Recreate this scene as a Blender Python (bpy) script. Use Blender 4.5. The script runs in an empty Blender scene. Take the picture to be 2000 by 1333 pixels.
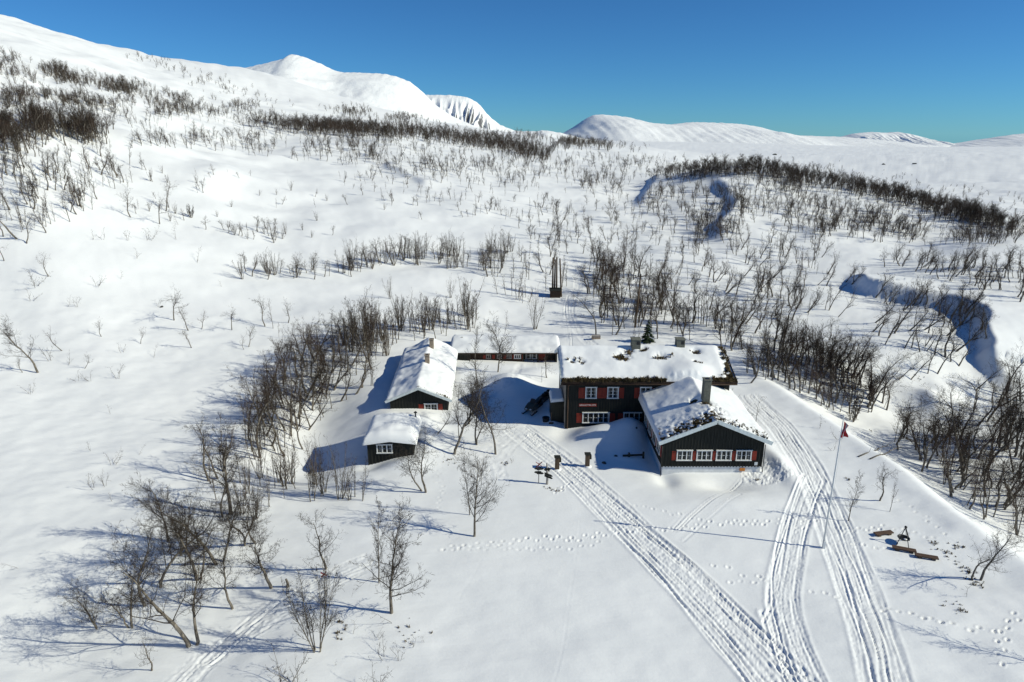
import bpy, math, random
import numpy as np
from mathutils import Vector, Matrix

# ------------------------------------------------------------------ camera, sky, sun, exposure
scene = bpy.context.scene
R = math.radians
PITCH = R(17.3)
FPX = 1300.0
CAM_H = 28.0
CP, SP = math.cos(PITCH), math.sin(PITCH)

cam_data = bpy.data.cameras.new('camera')
cam_data.sensor_width = 36.0
cam_data.lens = FPX / 2000.0 * 36.0
cam_data.clip_start = 0.5
cam_data.clip_end = 30000.0
cam = bpy.data.objects.new('camera', cam_data)
scene.collection.objects.link(cam)
cam.location = (0, 0, CAM_H)
cam.rotation_euler = (R(90) - PITCH, 0, 0)
scene.camera = cam

SUN_EL = R(32.0)
SUN_AZ = R(-12.0)          # angle from +x towards +y: the sun stands right and a little behind the camera
world = bpy.data.worlds.new('World')
scene.world = world
world.use_nodes = True
wn = world.node_tree
for n in list(wn.nodes):
    wn.nodes.remove(n)
sky = wn.nodes.new('ShaderNodeTexSky')
sky.sky_type = 'NISHITA'
sky.sun_disc = False
sky.sun_elevation = SUN_EL
sky.sun_rotation = R(90) - SUN_AZ
sky.altitude = 2200
sky.air_density = 1.0
sky.dust_density = 0.0
sky.ozone_density = 2.6
bg = wn.nodes.new('ShaderNodeBackground')
bg.inputs['Strength'].default_value = 0.085
wo = wn.nodes.new('ShaderNodeOutputWorld')
tint = wn.nodes.new('ShaderNodeMix')
tint.data_type = 'RGBA'; tint.blend_type = 'MULTIPLY'
tint.inputs['Factor'].default_value = 1.0
tint.inputs[7].default_value = (0.285, 0.685, 1.05, 1)      # the camera's cool white balance
wn.links.new(sky.outputs[0], tint.inputs[6])
wn.links.new(tint.outputs[2], bg.inputs['Color'])
wn.links.new(bg.outputs[0], wo.inputs['Surface'])

sun_data = bpy.data.lights.new('sun', 'SUN')
sun_data.energy = 4.65
sun_data.angle = R(0.5)
sun_data.color = (0.985, 0.95, 0.765)
sun = bpy.data.objects.new('sun', sun_data)
scene.collection.objects.link(sun)
sdir = Vector((math.cos(SUN_EL) * math.cos(SUN_AZ), math.cos(SUN_EL) * math.sin(SUN_AZ), math.sin(SUN_EL)))
sun.rotation_euler = sdir.to_track_quat('Z', 'Y').to_euler()
sun.location = (60, -15, 60)

scene.view_settings.view_transform = 'Standard'
scene.view_settings.look = 'None'
scene.view_settings.gamma = 1.0
scene.view_settings.use_curve_mapping = False
scene.view_settings.exposure = 0.02
scene.cycles.max_bounces = 5
scene.cycles.diffuse_bounces = 3
scene.cycles.glossy_bounces = 2

COL = scene.collection
rng = random.Random(7)

# ------------------------------------------------------------------ materials
def new_mat(name):
    m = bpy.data.materials.new(name)
    m.use_nodes = True
    nt = m.node_tree
    return m, nt, nt.nodes['Principled BSDF']

def grain_mat(name, c0, c1, scale=(6, 6, 1.2), rough=0.8, bump=0.25, dist=0.01, spec=0.3, detail=5.0):
    m, nt, b = new_mat(name)
    tc = nt.nodes.new('ShaderNodeTexCoord')
    mp = nt.nodes.new('ShaderNodeMapping')
    mp.inputs['Scale'].default_value = scale
    nz = nt.nodes.new('ShaderNodeTexNoise')
    nz.inputs['Scale'].default_value = 1.0
    nz.inputs['Detail'].default_value = detail
    nz.inputs['Roughness'].default_value = 0.65
    rp = nt.nodes.new('ShaderNodeValToRGB')
    rp.color_ramp.elements[0].position = 0.3
    rp.color_ramp.elements[1].position = 0.72
    rp.color_ramp.elements[0].color = (*c0, 1)
    rp.color_ramp.elements[1].color = (*c1, 1)
    bp = nt.nodes.new('ShaderNodeBump')
    bp.inputs['Strength'].default_value = bump
    bp.inputs['Distance'].default_value = dist
    L = nt.links.new
    L(tc.outputs['Object'], mp.inputs['Vector'])
    L(mp.outputs[0], nz.inputs['Vector'])
    L(nz.outputs['Fac'], rp.inputs[0])
    L(rp.outputs[0], b.inputs['Base Color'])
    L(nz.outputs['Fac'], bp.inputs['Height'])
    L(bp.outputs[0], b.inputs['Normal'])
    b.inputs['Roughness'].default_value = rough
    b.inputs['Specular IOR Level'].default_value = spec
    return m

def snow_mat(name, rough_bump=1.0, tint=(0.83, 0.845, 0.86)):
    m, nt, b = new_mat(name)
    L = nt.links.new
    tc = nt.nodes.new('ShaderNodeTexCoord')
    heights = []
    for sc, amp, det in ((0.9, 0.026, 4), (5.0, 0.010, 5), (22.0, 0.005, 3)):
        nz = nt.nodes.new('ShaderNodeTexNoise')
        nz.inputs['Scale'].default_value = sc
        nz.inputs['Detail'].default_value = det
        L(tc.outputs['Object'], nz.inputs['Vector'])
        ml = nt.nodes.new('ShaderNodeMath')
        ml.operation = 'MULTIPLY'
        ml.inputs[1].default_value = amp * rough_bump
        L(nz.outputs['Fac'], ml.inputs[0])
        heights.append(ml)
    mp = nt.nodes.new('ShaderNodeMapping')
    mp.inputs['Rotation'].default_value = (0, 0, 0.35)
    mp.inputs['Scale'].default_value = (0.55, 2.3, 1.0)
    wz = nt.nodes.new('ShaderNodeTexNoise')
    wz.inputs['Scale'].default_value = 1.0
    wz.inputs['Detail'].default_value = 6
    wz.inputs['Roughness'].default_value = 0.6
    L(tc.outputs['Object'], mp.inputs['Vector']); L(mp.outputs[0], wz.inputs['Vector'])
    wm = nt.nodes.new('ShaderNodeMath'); wm.operation = 'MULTIPLY'; wm.inputs[1].default_value = 0.034 * rough_bump
    L(wz.outputs['Fac'], wm.inputs[0])
    a0 = nt.nodes.new('ShaderNodeMath'); a0.operation = 'ADD'
    a1 = nt.nodes.new('ShaderNodeMath'); a1.operation = 'ADD'
    a2 = nt.nodes.new('ShaderNodeMath'); a2.operation = 'ADD'
    L(heights[0].outputs[0], a0.inputs[0]); L(wm.outputs[0], a0.inputs[1]); L(a0.outputs[0], a1.inputs[0]); L(heights[1].outputs[0], a1.inputs[1])
    L(a1.outputs[0], a2.inputs[0]); L(heights[2].outputs[0], a2.inputs[1])
    bp = nt.nodes.new('ShaderNodeBump')
    bp.inputs['Strength'].default_value = 0.8
    bp.inputs['Distance'].default_value = 1.0
    L(a2.outputs[0], bp.inputs['Height'])
    L(bp.outputs[0], b.inputs['Normal'])
    nz = nt.nodes.new('ShaderNodeTexNoise')
    nz.inputs['Scale'].default_value = 0.12
    nz.inputs['Detail'].default_value = 6
    L(tc.outputs['Object'], nz.inputs['Vector'])
    rp = nt.nodes.new('ShaderNodeValToRGB')
    rp.color_ramp.elements[0].position = 0.35
    rp.color_ramp.elements[1].position = 0.65
    rp.color_ramp.elements[0].color = (tint[0] * .95, tint[1] * .955, tint[2] * .96, 1)
    rp.color_ramp.elements[1].color = (*tint, 1)
    L(nz.outputs['Fac'], rp.inputs[0])
    L(rp.outputs[0], b.inputs['Base Color'])
    b.inputs['Roughness'].default_value = 0.7
    b.inputs['Specular IOR Level'].default_value = 0.25
    return m

def mountain_mat(name):
    """snow with dark rock where the ground itself is steep"""
    m, nt, b = new_mat(name)
    L = nt.links.new
    ge = nt.nodes.new('ShaderNodeNewGeometry')
    sx = nt.nodes.new('ShaderNodeSeparateXYZ')
    L(ge.outputs['Normal'], sx.inputs[0])
    tc = nt.nodes.new('ShaderNodeTexCoord')
    nz = nt.nodes.new('ShaderNodeTexNoise')
    nz.inputs['Scale'].default_value = 0.03
    nz.inputs['Detail'].default_value = 8
    nz.inputs['Roughness'].default_value = 0.7
    L(tc.outputs['Object'], nz.inputs['Vector'])
    ml = nt.nodes.new('ShaderNodeMath'); ml.operation = 'MULTIPLY_ADD'
    ml.inputs[1].default_value = -0.7
    ml.inputs[2].default_value = 0.35
    L(nz.outputs['Fac'], ml.inputs[0])
    ad = nt.nodes.new('ShaderNodeMath'); ad.operation = 'ADD'
    L(sx.outputs['Z'], ad.inputs[0]); L(ml.outputs[0], ad.inputs[1])
    rp = nt.nodes.new('ShaderNodeValToRGB')
    rp.color_ramp.elements[0].position = 0.40
    rp.color_ramp.elements[1].position = 0.52
    rp.color_ramp.elements[0].color = (0.10, 0.10, 0.105, 1)
    rp.color_ramp.elements[1].color = (0.82, 0.84, 0.86, 1)
    L(ad.outputs[0], rp.inputs[0])
    L(rp.outputs[0], b.inputs['Base Color'])
    bp = nt.nodes.new('ShaderNodeBump')
    bp.inputs['Strength'].default_value = 0.5
    bp.inputs['Distance'].default_value = 8.0
    L(nz.outputs['Fac'], bp.inputs['Height'])
    L(bp.outputs[0], b.inputs['Normal'])
    b.inputs['Roughness'].default_value = 0.75
    b.inputs['Specular IOR Level'].default_value = 0.2
    return m

def plain_mat(name, c, rough=0.5, metal=0.0, spec=0.4):
    m, nt, b = new_mat(name)
    nz = nt.nodes.new('ShaderNodeTexNoise')
    nz.inputs['Scale'].default_value = 9.0
    nz.inputs['Detail'].default_value = 4
    tc = nt.nodes.new('ShaderNodeTexCoord')
    nt.links.new(tc.outputs['Object'], nz.inputs['Vector'])
    rp = nt.nodes.new('ShaderNodeValToRGB')
    rp.color_ramp.elements[0].color = (c[0] * .8, c[1] * .8, c[2] * .8, 1)
    rp.color_ramp.elements[1].color = (min(1, c[0] * 1.12), min(1, c[1] * 1.12), min(1, c[2] * 1.12), 1)
    nt.links.new(nz.outputs['Fac'], rp.inputs[0])
    nt.links.new(rp.outputs[0], b.inputs['Base Color'])
    b.inputs['Roughness'].default_value = rough
    b.inputs['Metallic'].default_value = metal
    b.inputs['Specular IOR Level'].default_value = spec
    return m

M_SNOW = snow_mat('snow')
M_ROOFSNOW = snow_mat('roof_snow', 0.8)
M_MOUNT = mountain_mat('mountain_snow')
M_TAR = grain_mat('tarred_wood', (0.008, 0.0095, 0.008), (0.030, 0.032, 0.027), (9, 9, 0.8), 0.75, 0.3, 0.006, 0.25)
M_BROWNWOOD = grain_mat('brown_wood', (0.02, 0.012, 0.008), (0.06, 0.036, 0.024), (9, 9, 0.8), 0.8, 0.3, 0.006, 0.25)
M_GREYWOOD = grain_mat('weathered_wood', (0.20, 0.185, 0.165), (0.42, 0.39, 0.36), (8, 8, 0.7), 0.85, 0.4, 0.008, 0.2)
M_RED = grain_mat('red_paint', (0.16, 0.018, 0.010), (0.27, 0.035, 0.018), (5, 5, 1.0), 0.6, 0.15, 0.004, 0.3)
M_WHITE = grain_mat('white_paint', (0.62, 0.63, 0.62), (0.82, 0.82, 0.80), (4, 4, 1.2), 0.55, 0.1, 0.003, 0.3)
M_TRIM = grain_mat('pale_grey_trim', (0.5, 0.56, 0.57), (0.7, 0.76, 0.77), (4, 4, 1.2), 0.6, 0.1, 0.003, 0.3)
M_CONC = grain_mat('chimney_render', (0.10, 0.105, 0.085), (0.19, 0.19, 0.16), (5, 5, 5), 0.9, 0.3, 0.01, 0.2)
M_TANSTONE = grain_mat('tan_chimney', (0.20, 0.16, 0.12), (0.36, 0.30, 0.24), (6, 6, 6), 0.9, 0.3, 0.01, 0.2)
M_FOUND = grain_mat('white_foundation', (0.62, 0.63, 0.63), (0.78, 0.79, 0.79), (3, 3, 3), 0.9, 0.2, 0.006, 0.2)
M_TURF = grain_mat('roof_turf', (0.018, 0.016, 0.009), (0.12, 0.09, 0.05), (4, 4, 4), 0.95, 1.0, 0.12, 0.1, 8)
M_TUFT = grain_mat('heather_tuft', (0.03, 0.026, 0.014), (0.20, 0.145, 0.075), (3, 3, 3), 0.95, 0.2, 0.02, 0.1)
M_BLACK = plain_mat('black_paint', (0.012, 0.012, 0.013), 0.5)
M_RUBBER = plain_mat('black_rubber', (0.012, 0.012, 0.012), 0.8)
M_STEEL = plain_mat('dull_steel', (0.28, 0.29, 0.30), 0.45, 0.8)
M_DARKSTEEL = plain_mat('dark_steel', (0.035, 0.036, 0.04), 0.5, 0.6)
M_GREYPAINT = plain_mat('grey_paint', (0.60, 0.63, 0.65), 0.5)
M_OLIVE = plain_mat('olive_plastic', (0.06, 0.055, 0.04), 0.4)
M_WARMWOOD = grain_mat('warm_wood', (0.06, 0.038, 0.027), (0.145, 0.092, 0.065), (3, 12, 12), 0.8, 0.3, 0.006, 0.25)
M_POLE = grain_mat('pole_wood', (0.05, 0.035, 0.024), (0.13, 0.095, 0.065), (10, 10, 0.7), 0.85, 0.3, 0.01, 0.2)
M_BARK = grain_mat('birch_bark', (0.035, 0.030, 0.025), (0.27, 0.24, 0.20), (7, 7, 3.0), 0.9, 0.5, 0.01, 0.15)
M_TWIG = grain_mat('birch_twigs', (0.020, 0.016, 0.013), (0.066, 0.053, 0.043), (3, 3, 3), 0.9, 0.0, 0.01, 0.15, 2)
M_TWIG2 = grain_mat('birch_twigs_reddish', (0.034, 0.022, 0.017), (0.095, 0.066, 0.052), (3, 3, 3), 0.9, 0.0, 0.01, 0.15, 2)
M_NEEDLE = grain_mat('spruce_needles', (0.006, 0.013, 0.006), (0.026, 0.045, 0.02), (6, 6, 6), 0.85, 0.2, 0.01, 0.2)
M_ROCK = grain_mat('boulder_rock', (0.02, 0.02, 0.02), (0.09, 0.085, 0.08), (1.5, 1.5, 1.5), 0.9, 0.6, 0.05, 0.2)
M_ORANGE = plain_mat('orange_paint', (0.55, 0.20, 0.03), 0.6)
M_CLOTHRED = plain_mat('red_cloth', (0.36, 0.018, 0.022), 0.85)
M_CLOTHBLUE = plain_mat('blue_cloth', (0.01, 0.02, 0.11), 0.85)
M_CURTAIN = grain_mat('curtain_cloth', (0.30, 0.31, 0.31), (0.52, 0.52, 0.51), (22, 22, 1.0), 0.95, 0.2, 0.01, 0.1)

def glass_mat():
    m, nt, b = new_mat('window_glass')
    b.inputs['Base Color'].default_value = (0.02, 0.025, 0.03, 1)
    b.inputs['Roughness'].default_value = 0.06
    b.inputs['Specular IOR Level'].default_value = 0.5
    b.inputs['IOR'].default_value = 1.5
    b.inputs['Alpha'].default_value = 0.45
    return m
M_GLASS = glass_mat()

# ------------------------------------------------------------------ mesh helpers
class MB:
    def __init__(s):
        s.v, s.f = [], []
    def add(s, vs, fs):
        o = len(s.v)
        s.v += [tuple(p) for p in vs]
        s.f += [tuple(i + o for i in f) for f in fs]
        return s
    def box(s, x0, x1, y0, y1, z0, z1):
        return s.add([(x0, y0, z0), (x1, y0, z0), (x1, y1, z0), (x0, y1, z0), (x0, y0, z1), (x1, y0, z1), (x1, y1, z1), (x0, y1, z1)],
                     [(0, 3, 2, 1), (4, 5, 6, 7), (0, 1, 5, 4), (1, 2, 6, 5), (2, 3, 7, 6), (3, 0, 4, 7)])
    def hexa(s, p):
        return s.add(p, [(0, 3, 2, 1), (4, 5, 6, 7), (0, 1, 5, 4), (1, 2, 6, 5), (2, 3, 7, 6), (3, 0, 4, 7)])
    def bar(s, a, b, w, h, up=(0, 0, 1)):
        a, b = Vector(a), Vector(b)
        d = (b - a).normalized()
        u = Vector(up)
        if abs(d.dot(u)) > 0.95:
            u = Vector((0, 1, 0))
        sx = d.cross(u).normalized() * (w / 2)
        sz = sx.cross(d).normalized() * (h / 2)
        return s.hexa([a - sx - sz, a + sx - sz, b + sx - sz, b - sx - sz, a - sx + sz, a + sx + sz, b + sx + sz, b - sx + sz])
    def tube(s, pts, radii, n=8, caps=True):
        pts = [Vector(p) for p in pts]
        if not hasattr(radii, '__len__'):
            radii = [radii] * len(pts)
        o = len(s.v)
        for i, p in enumerate(pts):
            d = (pts[min(i + 1, len(pts) - 1)] - pts[max(i - 1, 0)]).normalized()
            u = Vector((0, 0, 1)) if abs(d.z) < 0.9 else Vector((1, 0, 0))
            a = d.cross(u).normalized()
            b = d.cross(a)
            for k in range(n):
                t = 2 * math.pi * k / n
                s.v.append(tuple(p + (a * math.cos(t) + b * math.sin(t)) * radii[i]))
        for i in range(len(pts) - 1):
            for k in range(n):
                k2 = (k + 1) % n
                s.f.append((o + i * n + k, o + i * n + k2, o + (i + 1) * n + k2, o + (i + 1) * n + k))
        if caps:
            s.f.append(tuple(o + k for k in range(n))[::-1])
            s.f.append(tuple(o + (len(pts) - 1) * n + k for k in range(n)))
        return s
    def lathe(s, prof, c=(0, 0, 0), n=16):
        o = len(s.v)
        for r, z in prof:
            for k in range(n):
                t = 2 * math.pi * k / n
                s.v.append((c[0] + r * math.cos(t), c[1] + r * math.sin(t), c[2] + z))
        for i in range(len(prof) - 1):
            for k in range(n):
                k2 = (k + 1) % n
                s.f.append((o + i * n + k, o + i * n + k2, o + (i + 1) * n + k2, o + (i + 1) * n + k))
        return s
    def prism(s, poly, axis, t0, t1):
        """closed polygon given in the two other axes, extruded along axis"""
        def P(a, b, t):
            return {'x': (t, a, b), 'y': (a, t, b), 'z': (a, b, t)}[axis]
        n = len(poly)
        vs = [P(a, b, t0) for a, b in poly] + [P(a, b, t1) for a, b in poly]
        fs = [tuple(range(n))[::-1], tuple(range(n, 2 * n))] + [(i, (i + 1) % n, n + (i + 1) % n, n + i) for i in range(n)]
        return s.add(vs, fs)
    def mesh(s, name, mat, smooth=False, bevel=0.0):
        me = bpy.data.meshes.new(name)
        me.from_pydata(s.v, [], s.f)
        me.materials.append(mat)
        me.validate()
        import bmesh
        bm = bmesh.new(); bm.from_mesh(me)
        bmesh.ops.recalc_face_normals(bm, faces=bm.faces)
        if bevel:
            bmesh.ops.bevel(bm, geom=list(bm.edges), offset=bevel, segments=1, affect='EDGES', profile=0.5)
        bm.to_mesh(me); bm.free()
        if smooth:
            me.polygons.foreach_set('use_smooth', [True] * len(me.polygons))
        return me
    def obj(s, name, mat, parent=None, smooth=False, bevel=0.0, **kw):
        return link(name, s.mesh(name, mat, smooth, bevel), parent, **kw)

def link(name, me, parent=None, loc=None, rot=None, **kw):
    o = bpy.data.objects.new(name, me)
    COL.objects.link(o)
    if parent is not None:
        o.parent = parent
    if loc is not None:
        o.location = loc
    if rot is not None:
        o.rotation_euler = rot
    for k, v in kw.items():
        if v is not None:
            o[k] = v
    return o

def thing(name, loc, label, category, group=None, rotz=0.0):
    o = bpy.data.objects.new(name, None)
    COL.objects.link(o)
    o.empty_display_size = 0.3
    o.location = loc
    o.rotation_euler = (0, 0, rotz)
    o['label'] = label
    o['category'] = category
    if group:
        o['group'] = group
    return o

def np_mesh(name, verts, faces, mats, smooth=True, mat_index=None):
    """verts (n,3) float, faces (m,k) int with one k"""
    me = bpy.data.meshes.new(name)
    verts = np.asarray(verts, dtype=np.float32)
    faces = np.asarray(faces, dtype=np.int32)
    k = faces.shape[1]
    me.vertices.add(len(verts))
    me.vertices.foreach_set('co', verts.ravel())
    me.loops.add(faces.size)
    me.loops.foreach_set('vertex_index', faces.ravel())
    me.polygons.add(len(faces))
    me.polygons.foreach_set('loop_start', np.arange(0, faces.size, k, dtype=np.int32))
    try:
        me.polygons.foreach_set('loop_total', np.full(len(faces), k, dtype=np.int32))
    except Exception:
        pass
    for m in mats:
        me.materials.append(m)
    if mat_index is not None:
        me.polygons.foreach_set('material_index', np.asarray(mat_index, dtype=np.int32))
    me.polygons.foreach_set('use_smooth', np.full(len(faces), smooth, dtype=bool))
    me.update(calc_edges=True)
    return me

# ------------------------------------------------------------------ noise
def pnoise(x, y, seed=0):
    x = np.asarray(x, dtype=np.float64); y = np.asarray(y, dtype=np.float64)
    xi = np.floor(x).astype(np.int64); yi = np.floor(y).astype(np.int64)
    xf = x - xi; yf = y - yi
    def g(ix, iy, dx, dy):
        h = (ix * 374761393 + iy * 668265263 + seed * 974711) & 0xffffffff
        h = ((h ^ (h >> 13)) * 1274126177) & 0xffffffff
        h = h ^ (h >> 16)
        a = (h & 0xffff) / 65536.0 * 2 * np.pi
        return np.cos(a) * dx + np.sin(a) * dy
    u = xf * xf * xf * (xf * (xf * 6 - 15) + 10)
    v = yf * yf * yf * (yf * (yf * 6 - 15) + 10)
    n00 = g(xi, yi, xf, yf); n10 = g(xi + 1, yi, xf - 1, yf)
    n01 = g(xi, yi + 1, xf, yf - 1); n11 = g(xi + 1, yi + 1, xf - 1, yf - 1)
    return ((n00 * (1 - u) + n10 * u) * (1 - v) + (n01 * (1 - u) + n11 * u) * v) * 1.5

def fbm(x, y, seed=0, oct=4, gain=0.5):
    s = 0; a = 1.0; f = 1.0
    for i in range(oct):
        s = s + a * pnoise(x * f, y * f, seed + i * 17)
        a *= gain; f *= 2.03
    return s

def sstep(a, b, x):
    t = np.clip((x - a) / (b - a), 0, 1)
    return t * t * (3 - 2 * t)

# ------------------------------------------------------------------ the ground: hills measured from the photograph
def pix(px, py):
    u = (px - 1000.0) / FPX
    v = (py - 666.5) / FPX
    f = CP - v * SP
    return u / f, (SP + v * CP) / f         # x/y of the ray, drop per metre

def pt(px, py, Y):
    a, t = pix(px, py)
    return a, Y, CAM_H - t * Y

CTRL = []
def col_px(px, lst):
    for py, Y in lst:
        CTRL.append(pt(px, py, Y))
def col_z(px, lst):
    a = (px - 1000) / FPX / 0.955
    for Y, z in lst:
        CTRL.append((a, Y, z))
for p in (-500, 0, 500, 1000, 1500, 2000, 2500):
    col_z(p, [(9, 0), (16, 0)])
col_px(0, [(1300, 30.2), (1100, 40.2), (900, 54), (760, 68), (700, 75), (600, 88), (460, 103), (380, 113), (300, 127), (250, 140), (200, 162), (150, 195), (100, 240), (60, 310), (32, 400)])
col_z(0, [(700, 75), (1500, 20), (5000, 0)])
col_z(-500, [(28, 0), (60, 1), (90, 8), (130, 30), (200, 56), (400, 118), (700, 100), (1500, 40), (5000, 0)])
col_px(250, [(1300, 30), (1100, 39.6), (900, 54.2), (760, 70), (650, 85), (560, 97), (470, 110), (400, 124), (330, 142), (280, 165), (240, 190), (200, 225), (160, 280), (125, 360), (100, 450)])
col_z(250, [(800, 70), (1500, 30), (5000, 0)])
col_px(500, [(1100, 39.2), (900, 54.2), (760, 71.5), (680, 84), (600, 97), (530, 110), (460, 128), (400, 147), (340, 175), (290, 215), (255, 260), (220, 320), (180, 420), (140, 600)])
col_z(500, [(28, 0), (1000, 55), (2000, 0), (5000, 0)])
col_px(750, [(900, 54), (780, 67), (700, 80), (620, 96), (560, 108), (500, 124), (440, 144), (380, 172), (320, 215), (280, 260), (255, 330), (235, 430), (217, 640)])
col_z(750, [(28, 0), (41, 0), (1000, 35), (2500, 0), (5000, 0)])
col_px(1000, [(640, 97), (580, 110), (520, 124), (460, 145), (400, 178), (350, 225), (310, 290), (285, 370), (266, 480), (259, 570)])
col_z(1000, [(28, 0), (41, 0), (54, 0), (68, 0), (82, 0.1), (800, 20), (2000, 5), (5000, 0)])
col_px(1250, [(640, 96), (580, 113), (520, 131), (460, 157), (410, 190), (370, 235), (335, 300), (300, 420), (286, 600)])
col_z(1250, [(28, 0), (41, 0), (54, 0), (68, 0), (82, 0), (900, 4)])
col_px(1250, [(280, 1800), (279, 5600)])
col_px(1500, [(640, 96), (580, 112), (520, 132), (470, 152), (420, 178), (380, 205), (355, 236)])
col_z(1500, [(30, 0), (45, 0), (60, 0), (74, 0), (84, 0), (285, 4.5), (420, 0)])
col_px(1500, [(301, 800), (287, 1800), (281, 3600), (281, 5600)])
col_px(1750, [(600, 105), (520, 130), (480, 150), (440, 175), (412, 203)])
col_z(1750, [(30, 0), (45, 0), (60, 0), (80, .5), (260, 1.5), (400, -1)])
col_px(1750, [(307, 650), (297, 1200), (288, 2400), (287, 5600)])
col_px(2000, [(600, 103), (540, 120), (500, 135), (462, 155)])
col_z(2000, [(30, 0), (45, 0), (60, 0), (79, .5), (210, 0), (350, -1)])
col_px(2000, [(309, 600), (296, 1200), (287, 2400), (288, 5600)])
col_z(2500, [(30, 0), (60, 0), (100, 2), (150, 3), (250, 0), (500, -4), (1200, -12), (3000, -40), (5000, -80)])

A_ = np.array(CTRL)
CA = np.stack([A_[:, 0] * 2.2, np.log(A_[:, 1])], 1)
CZ = A_[:, 2]
def kern(d2):
    return 0.5 * d2 * np.log(d2 + 1e-12)
n = len(CA)
K = kern(((CA[:, None] - CA[None]) ** 2).sum(-1)) + np.eye(n) * 2e-3
P = np.concatenate([np.ones((n, 1)), CA], 1)
S = np.zeros((n + 3, n + 3)); S[:n, :n] = K; S[:n, n:] = P; S[n:, :n] = P.T
W = np.linalg.solve(S, np.concatenate([CZ, np.zeros(3)]))
def tps(a, L):
    s = np.stack([a.ravel() * 2.2, L.ravel()], 1)
    out = np.empty(len(s))
    for i in range(0, len(s), 20000):
        q = s[i:i + 20000]
        d2 = ((q[:, None] - CA[None]) ** 2).sum(-1)
        out[i:i + 20000] = kern(d2) @ W[:n] + W[n] + q @ W[n + 1:]
    return out.reshape(a.shape)

# coarse evaluation, then bilinear refinement on the fine grid (the surface is smooth)
GA = np.concatenate([np.linspace(-1.9, -1.02, 40, endpoint=False), np.linspace(-1.02, 0.02, 390, endpoint=False), np.linspace(0.02, 0.64, 540, endpoint=False), np.linspace(0.64, 1.02, 150), np.linspace(1.02, 1.9, 41)[1:]])
GL = np.concatenate([np.linspace(math.log(9.0), math.log(26), 40, endpoint=False), np.linspace(math.log(26), math.log(66), 350, endpoint=False), np.linspace(math.log(66), math.log(92), 90, endpoint=False),
                     np.linspace(math.log(92), math.log(420), 190, endpoint=False), np.linspace(math.log(420), math.log(6000), 70)])
ca = np.linspace(-1.9, 1.9, 170); cl = np.linspace(GL[0], GL[-1], 150)
CM = tps(*np.meshgrid(ca, cl, indexing='ij'))
def catmull_1d(M, x0, dx, q, axis):
    f = (q - x0) / dx
    i = np.clip(np.floor(f).astype(int), 1, M.shape[axis] - 3)
    t = f - i
    w = [(-t + 2 * t ** 2 - t ** 3) / 2, (2 - 5 * t ** 2 + 3 * t ** 3) / 2, (t + 4 * t ** 2 - 3 * t ** 3) / 2, (-t ** 2 + t ** 3) / 2]
    sh = [1, 1]; sh[axis] = -1
    return sum(np.take(M, i + k - 1, axis=axis) * w[k].reshape(sh) for k in range(4))
Z = catmull_1d(catmull_1d(CM, ca[0], ca[1] - ca[0], GA, 0), cl[0], cl[1] - cl[0], GL, 1)
YY = np.broadcast_to(np.exp(GL)[None, :], Z.shape)
XX = GA[:, None] * YY

def hit(px, py, dz=0.0):
    """first ground point under a pixel of the photograph"""
    a, t = pix(px, py)
    i = int(np.clip(np.searchsorted(GA, a) - 1, 0, len(GA) - 2))
    w = (a - GA[i]) / (GA[i + 1] - GA[i])
    prof = Z[i] * (1 - w) + Z[i + 1] * w
    y = np.exp(GL)
    d = (CAM_H - t * y) - (prof + dz)
    j = np.nonzero((d[:-1] > 0) & (d[1:] <= 0))[0]
    if len(j) == 0:
        return None
    j = j[0]
    f = d[j] / (d[j] - d[j + 1])
    Y = y[j] + (y[j + 1] - y[j]) * f
    return np.array([a * Y, Y, CAM_H - t * Y - dz])

def ground(x, y):
    a = np.asarray(x) / np.asarray(y)
    L = np.log(np.asarray(y))
    i = np.clip(np.searchsorted(GA, a) - 1, 0, len(GA) - 2)
    j = np.clip(np.searchsorted(GL, L) - 1, 0, len(GL) - 2)
    u = np.clip((a - GA[i]) / (GA[i + 1] - GA[i]), 0, 1); v = np.clip((L - GL[j]) / (GL[j + 1] - GL[j]), 0, 1)
    return (Z[i, j] * (1 - u) + Z[i + 1, j] * u) * (1 - v) + (Z[i, j + 1] * (1 - u) + Z[i + 1, j + 1] * u) * v

def G(x, y):
    return float(ground(x, y))

def spline(pts, step=0.3):
    pts = np.asarray(pts, dtype=float)
    p = np.concatenate([[2 * pts[0] - pts[1]], pts, [2 * pts[-1] - pts[-2]]])
    out = []
    for i in range(1, len(p) - 2):
        k = max(2, int(np.linalg.norm(p[i + 1] - p[i]) / step))
        for t in np.arange(k) / k:
            out.append(0.5 * ((2 * p[i]) + (-p[i - 1] + p[i + 1]) * t + (2 * p[i - 1] - 5 * p[i] + 4 * p[i + 1] - p[i + 2]) * t * t + (-p[i - 1] + 3 * p[i] - 3 * p[i + 1] + p[i + 2]) * t ** 3))
    out.append(p[-2])
    return np.array(out)

def px_line(lst, step=0.3):
    w = [hit(*q) for q in lst]
    return spline([q[:2] for q in w if q is not None], step)

def bump_at(x, y, h, rx, ry, rot=0.0):
    global Z
    c, s = math.cos(rot), math.sin(rot)
    dx, dy = XX - x, YY - y
    u = (dx * c + dy * s) / rx; v = (-dx * s + dy * c) / ry
    Z = Z + h * np.exp(-(u * u + v * v))

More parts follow.
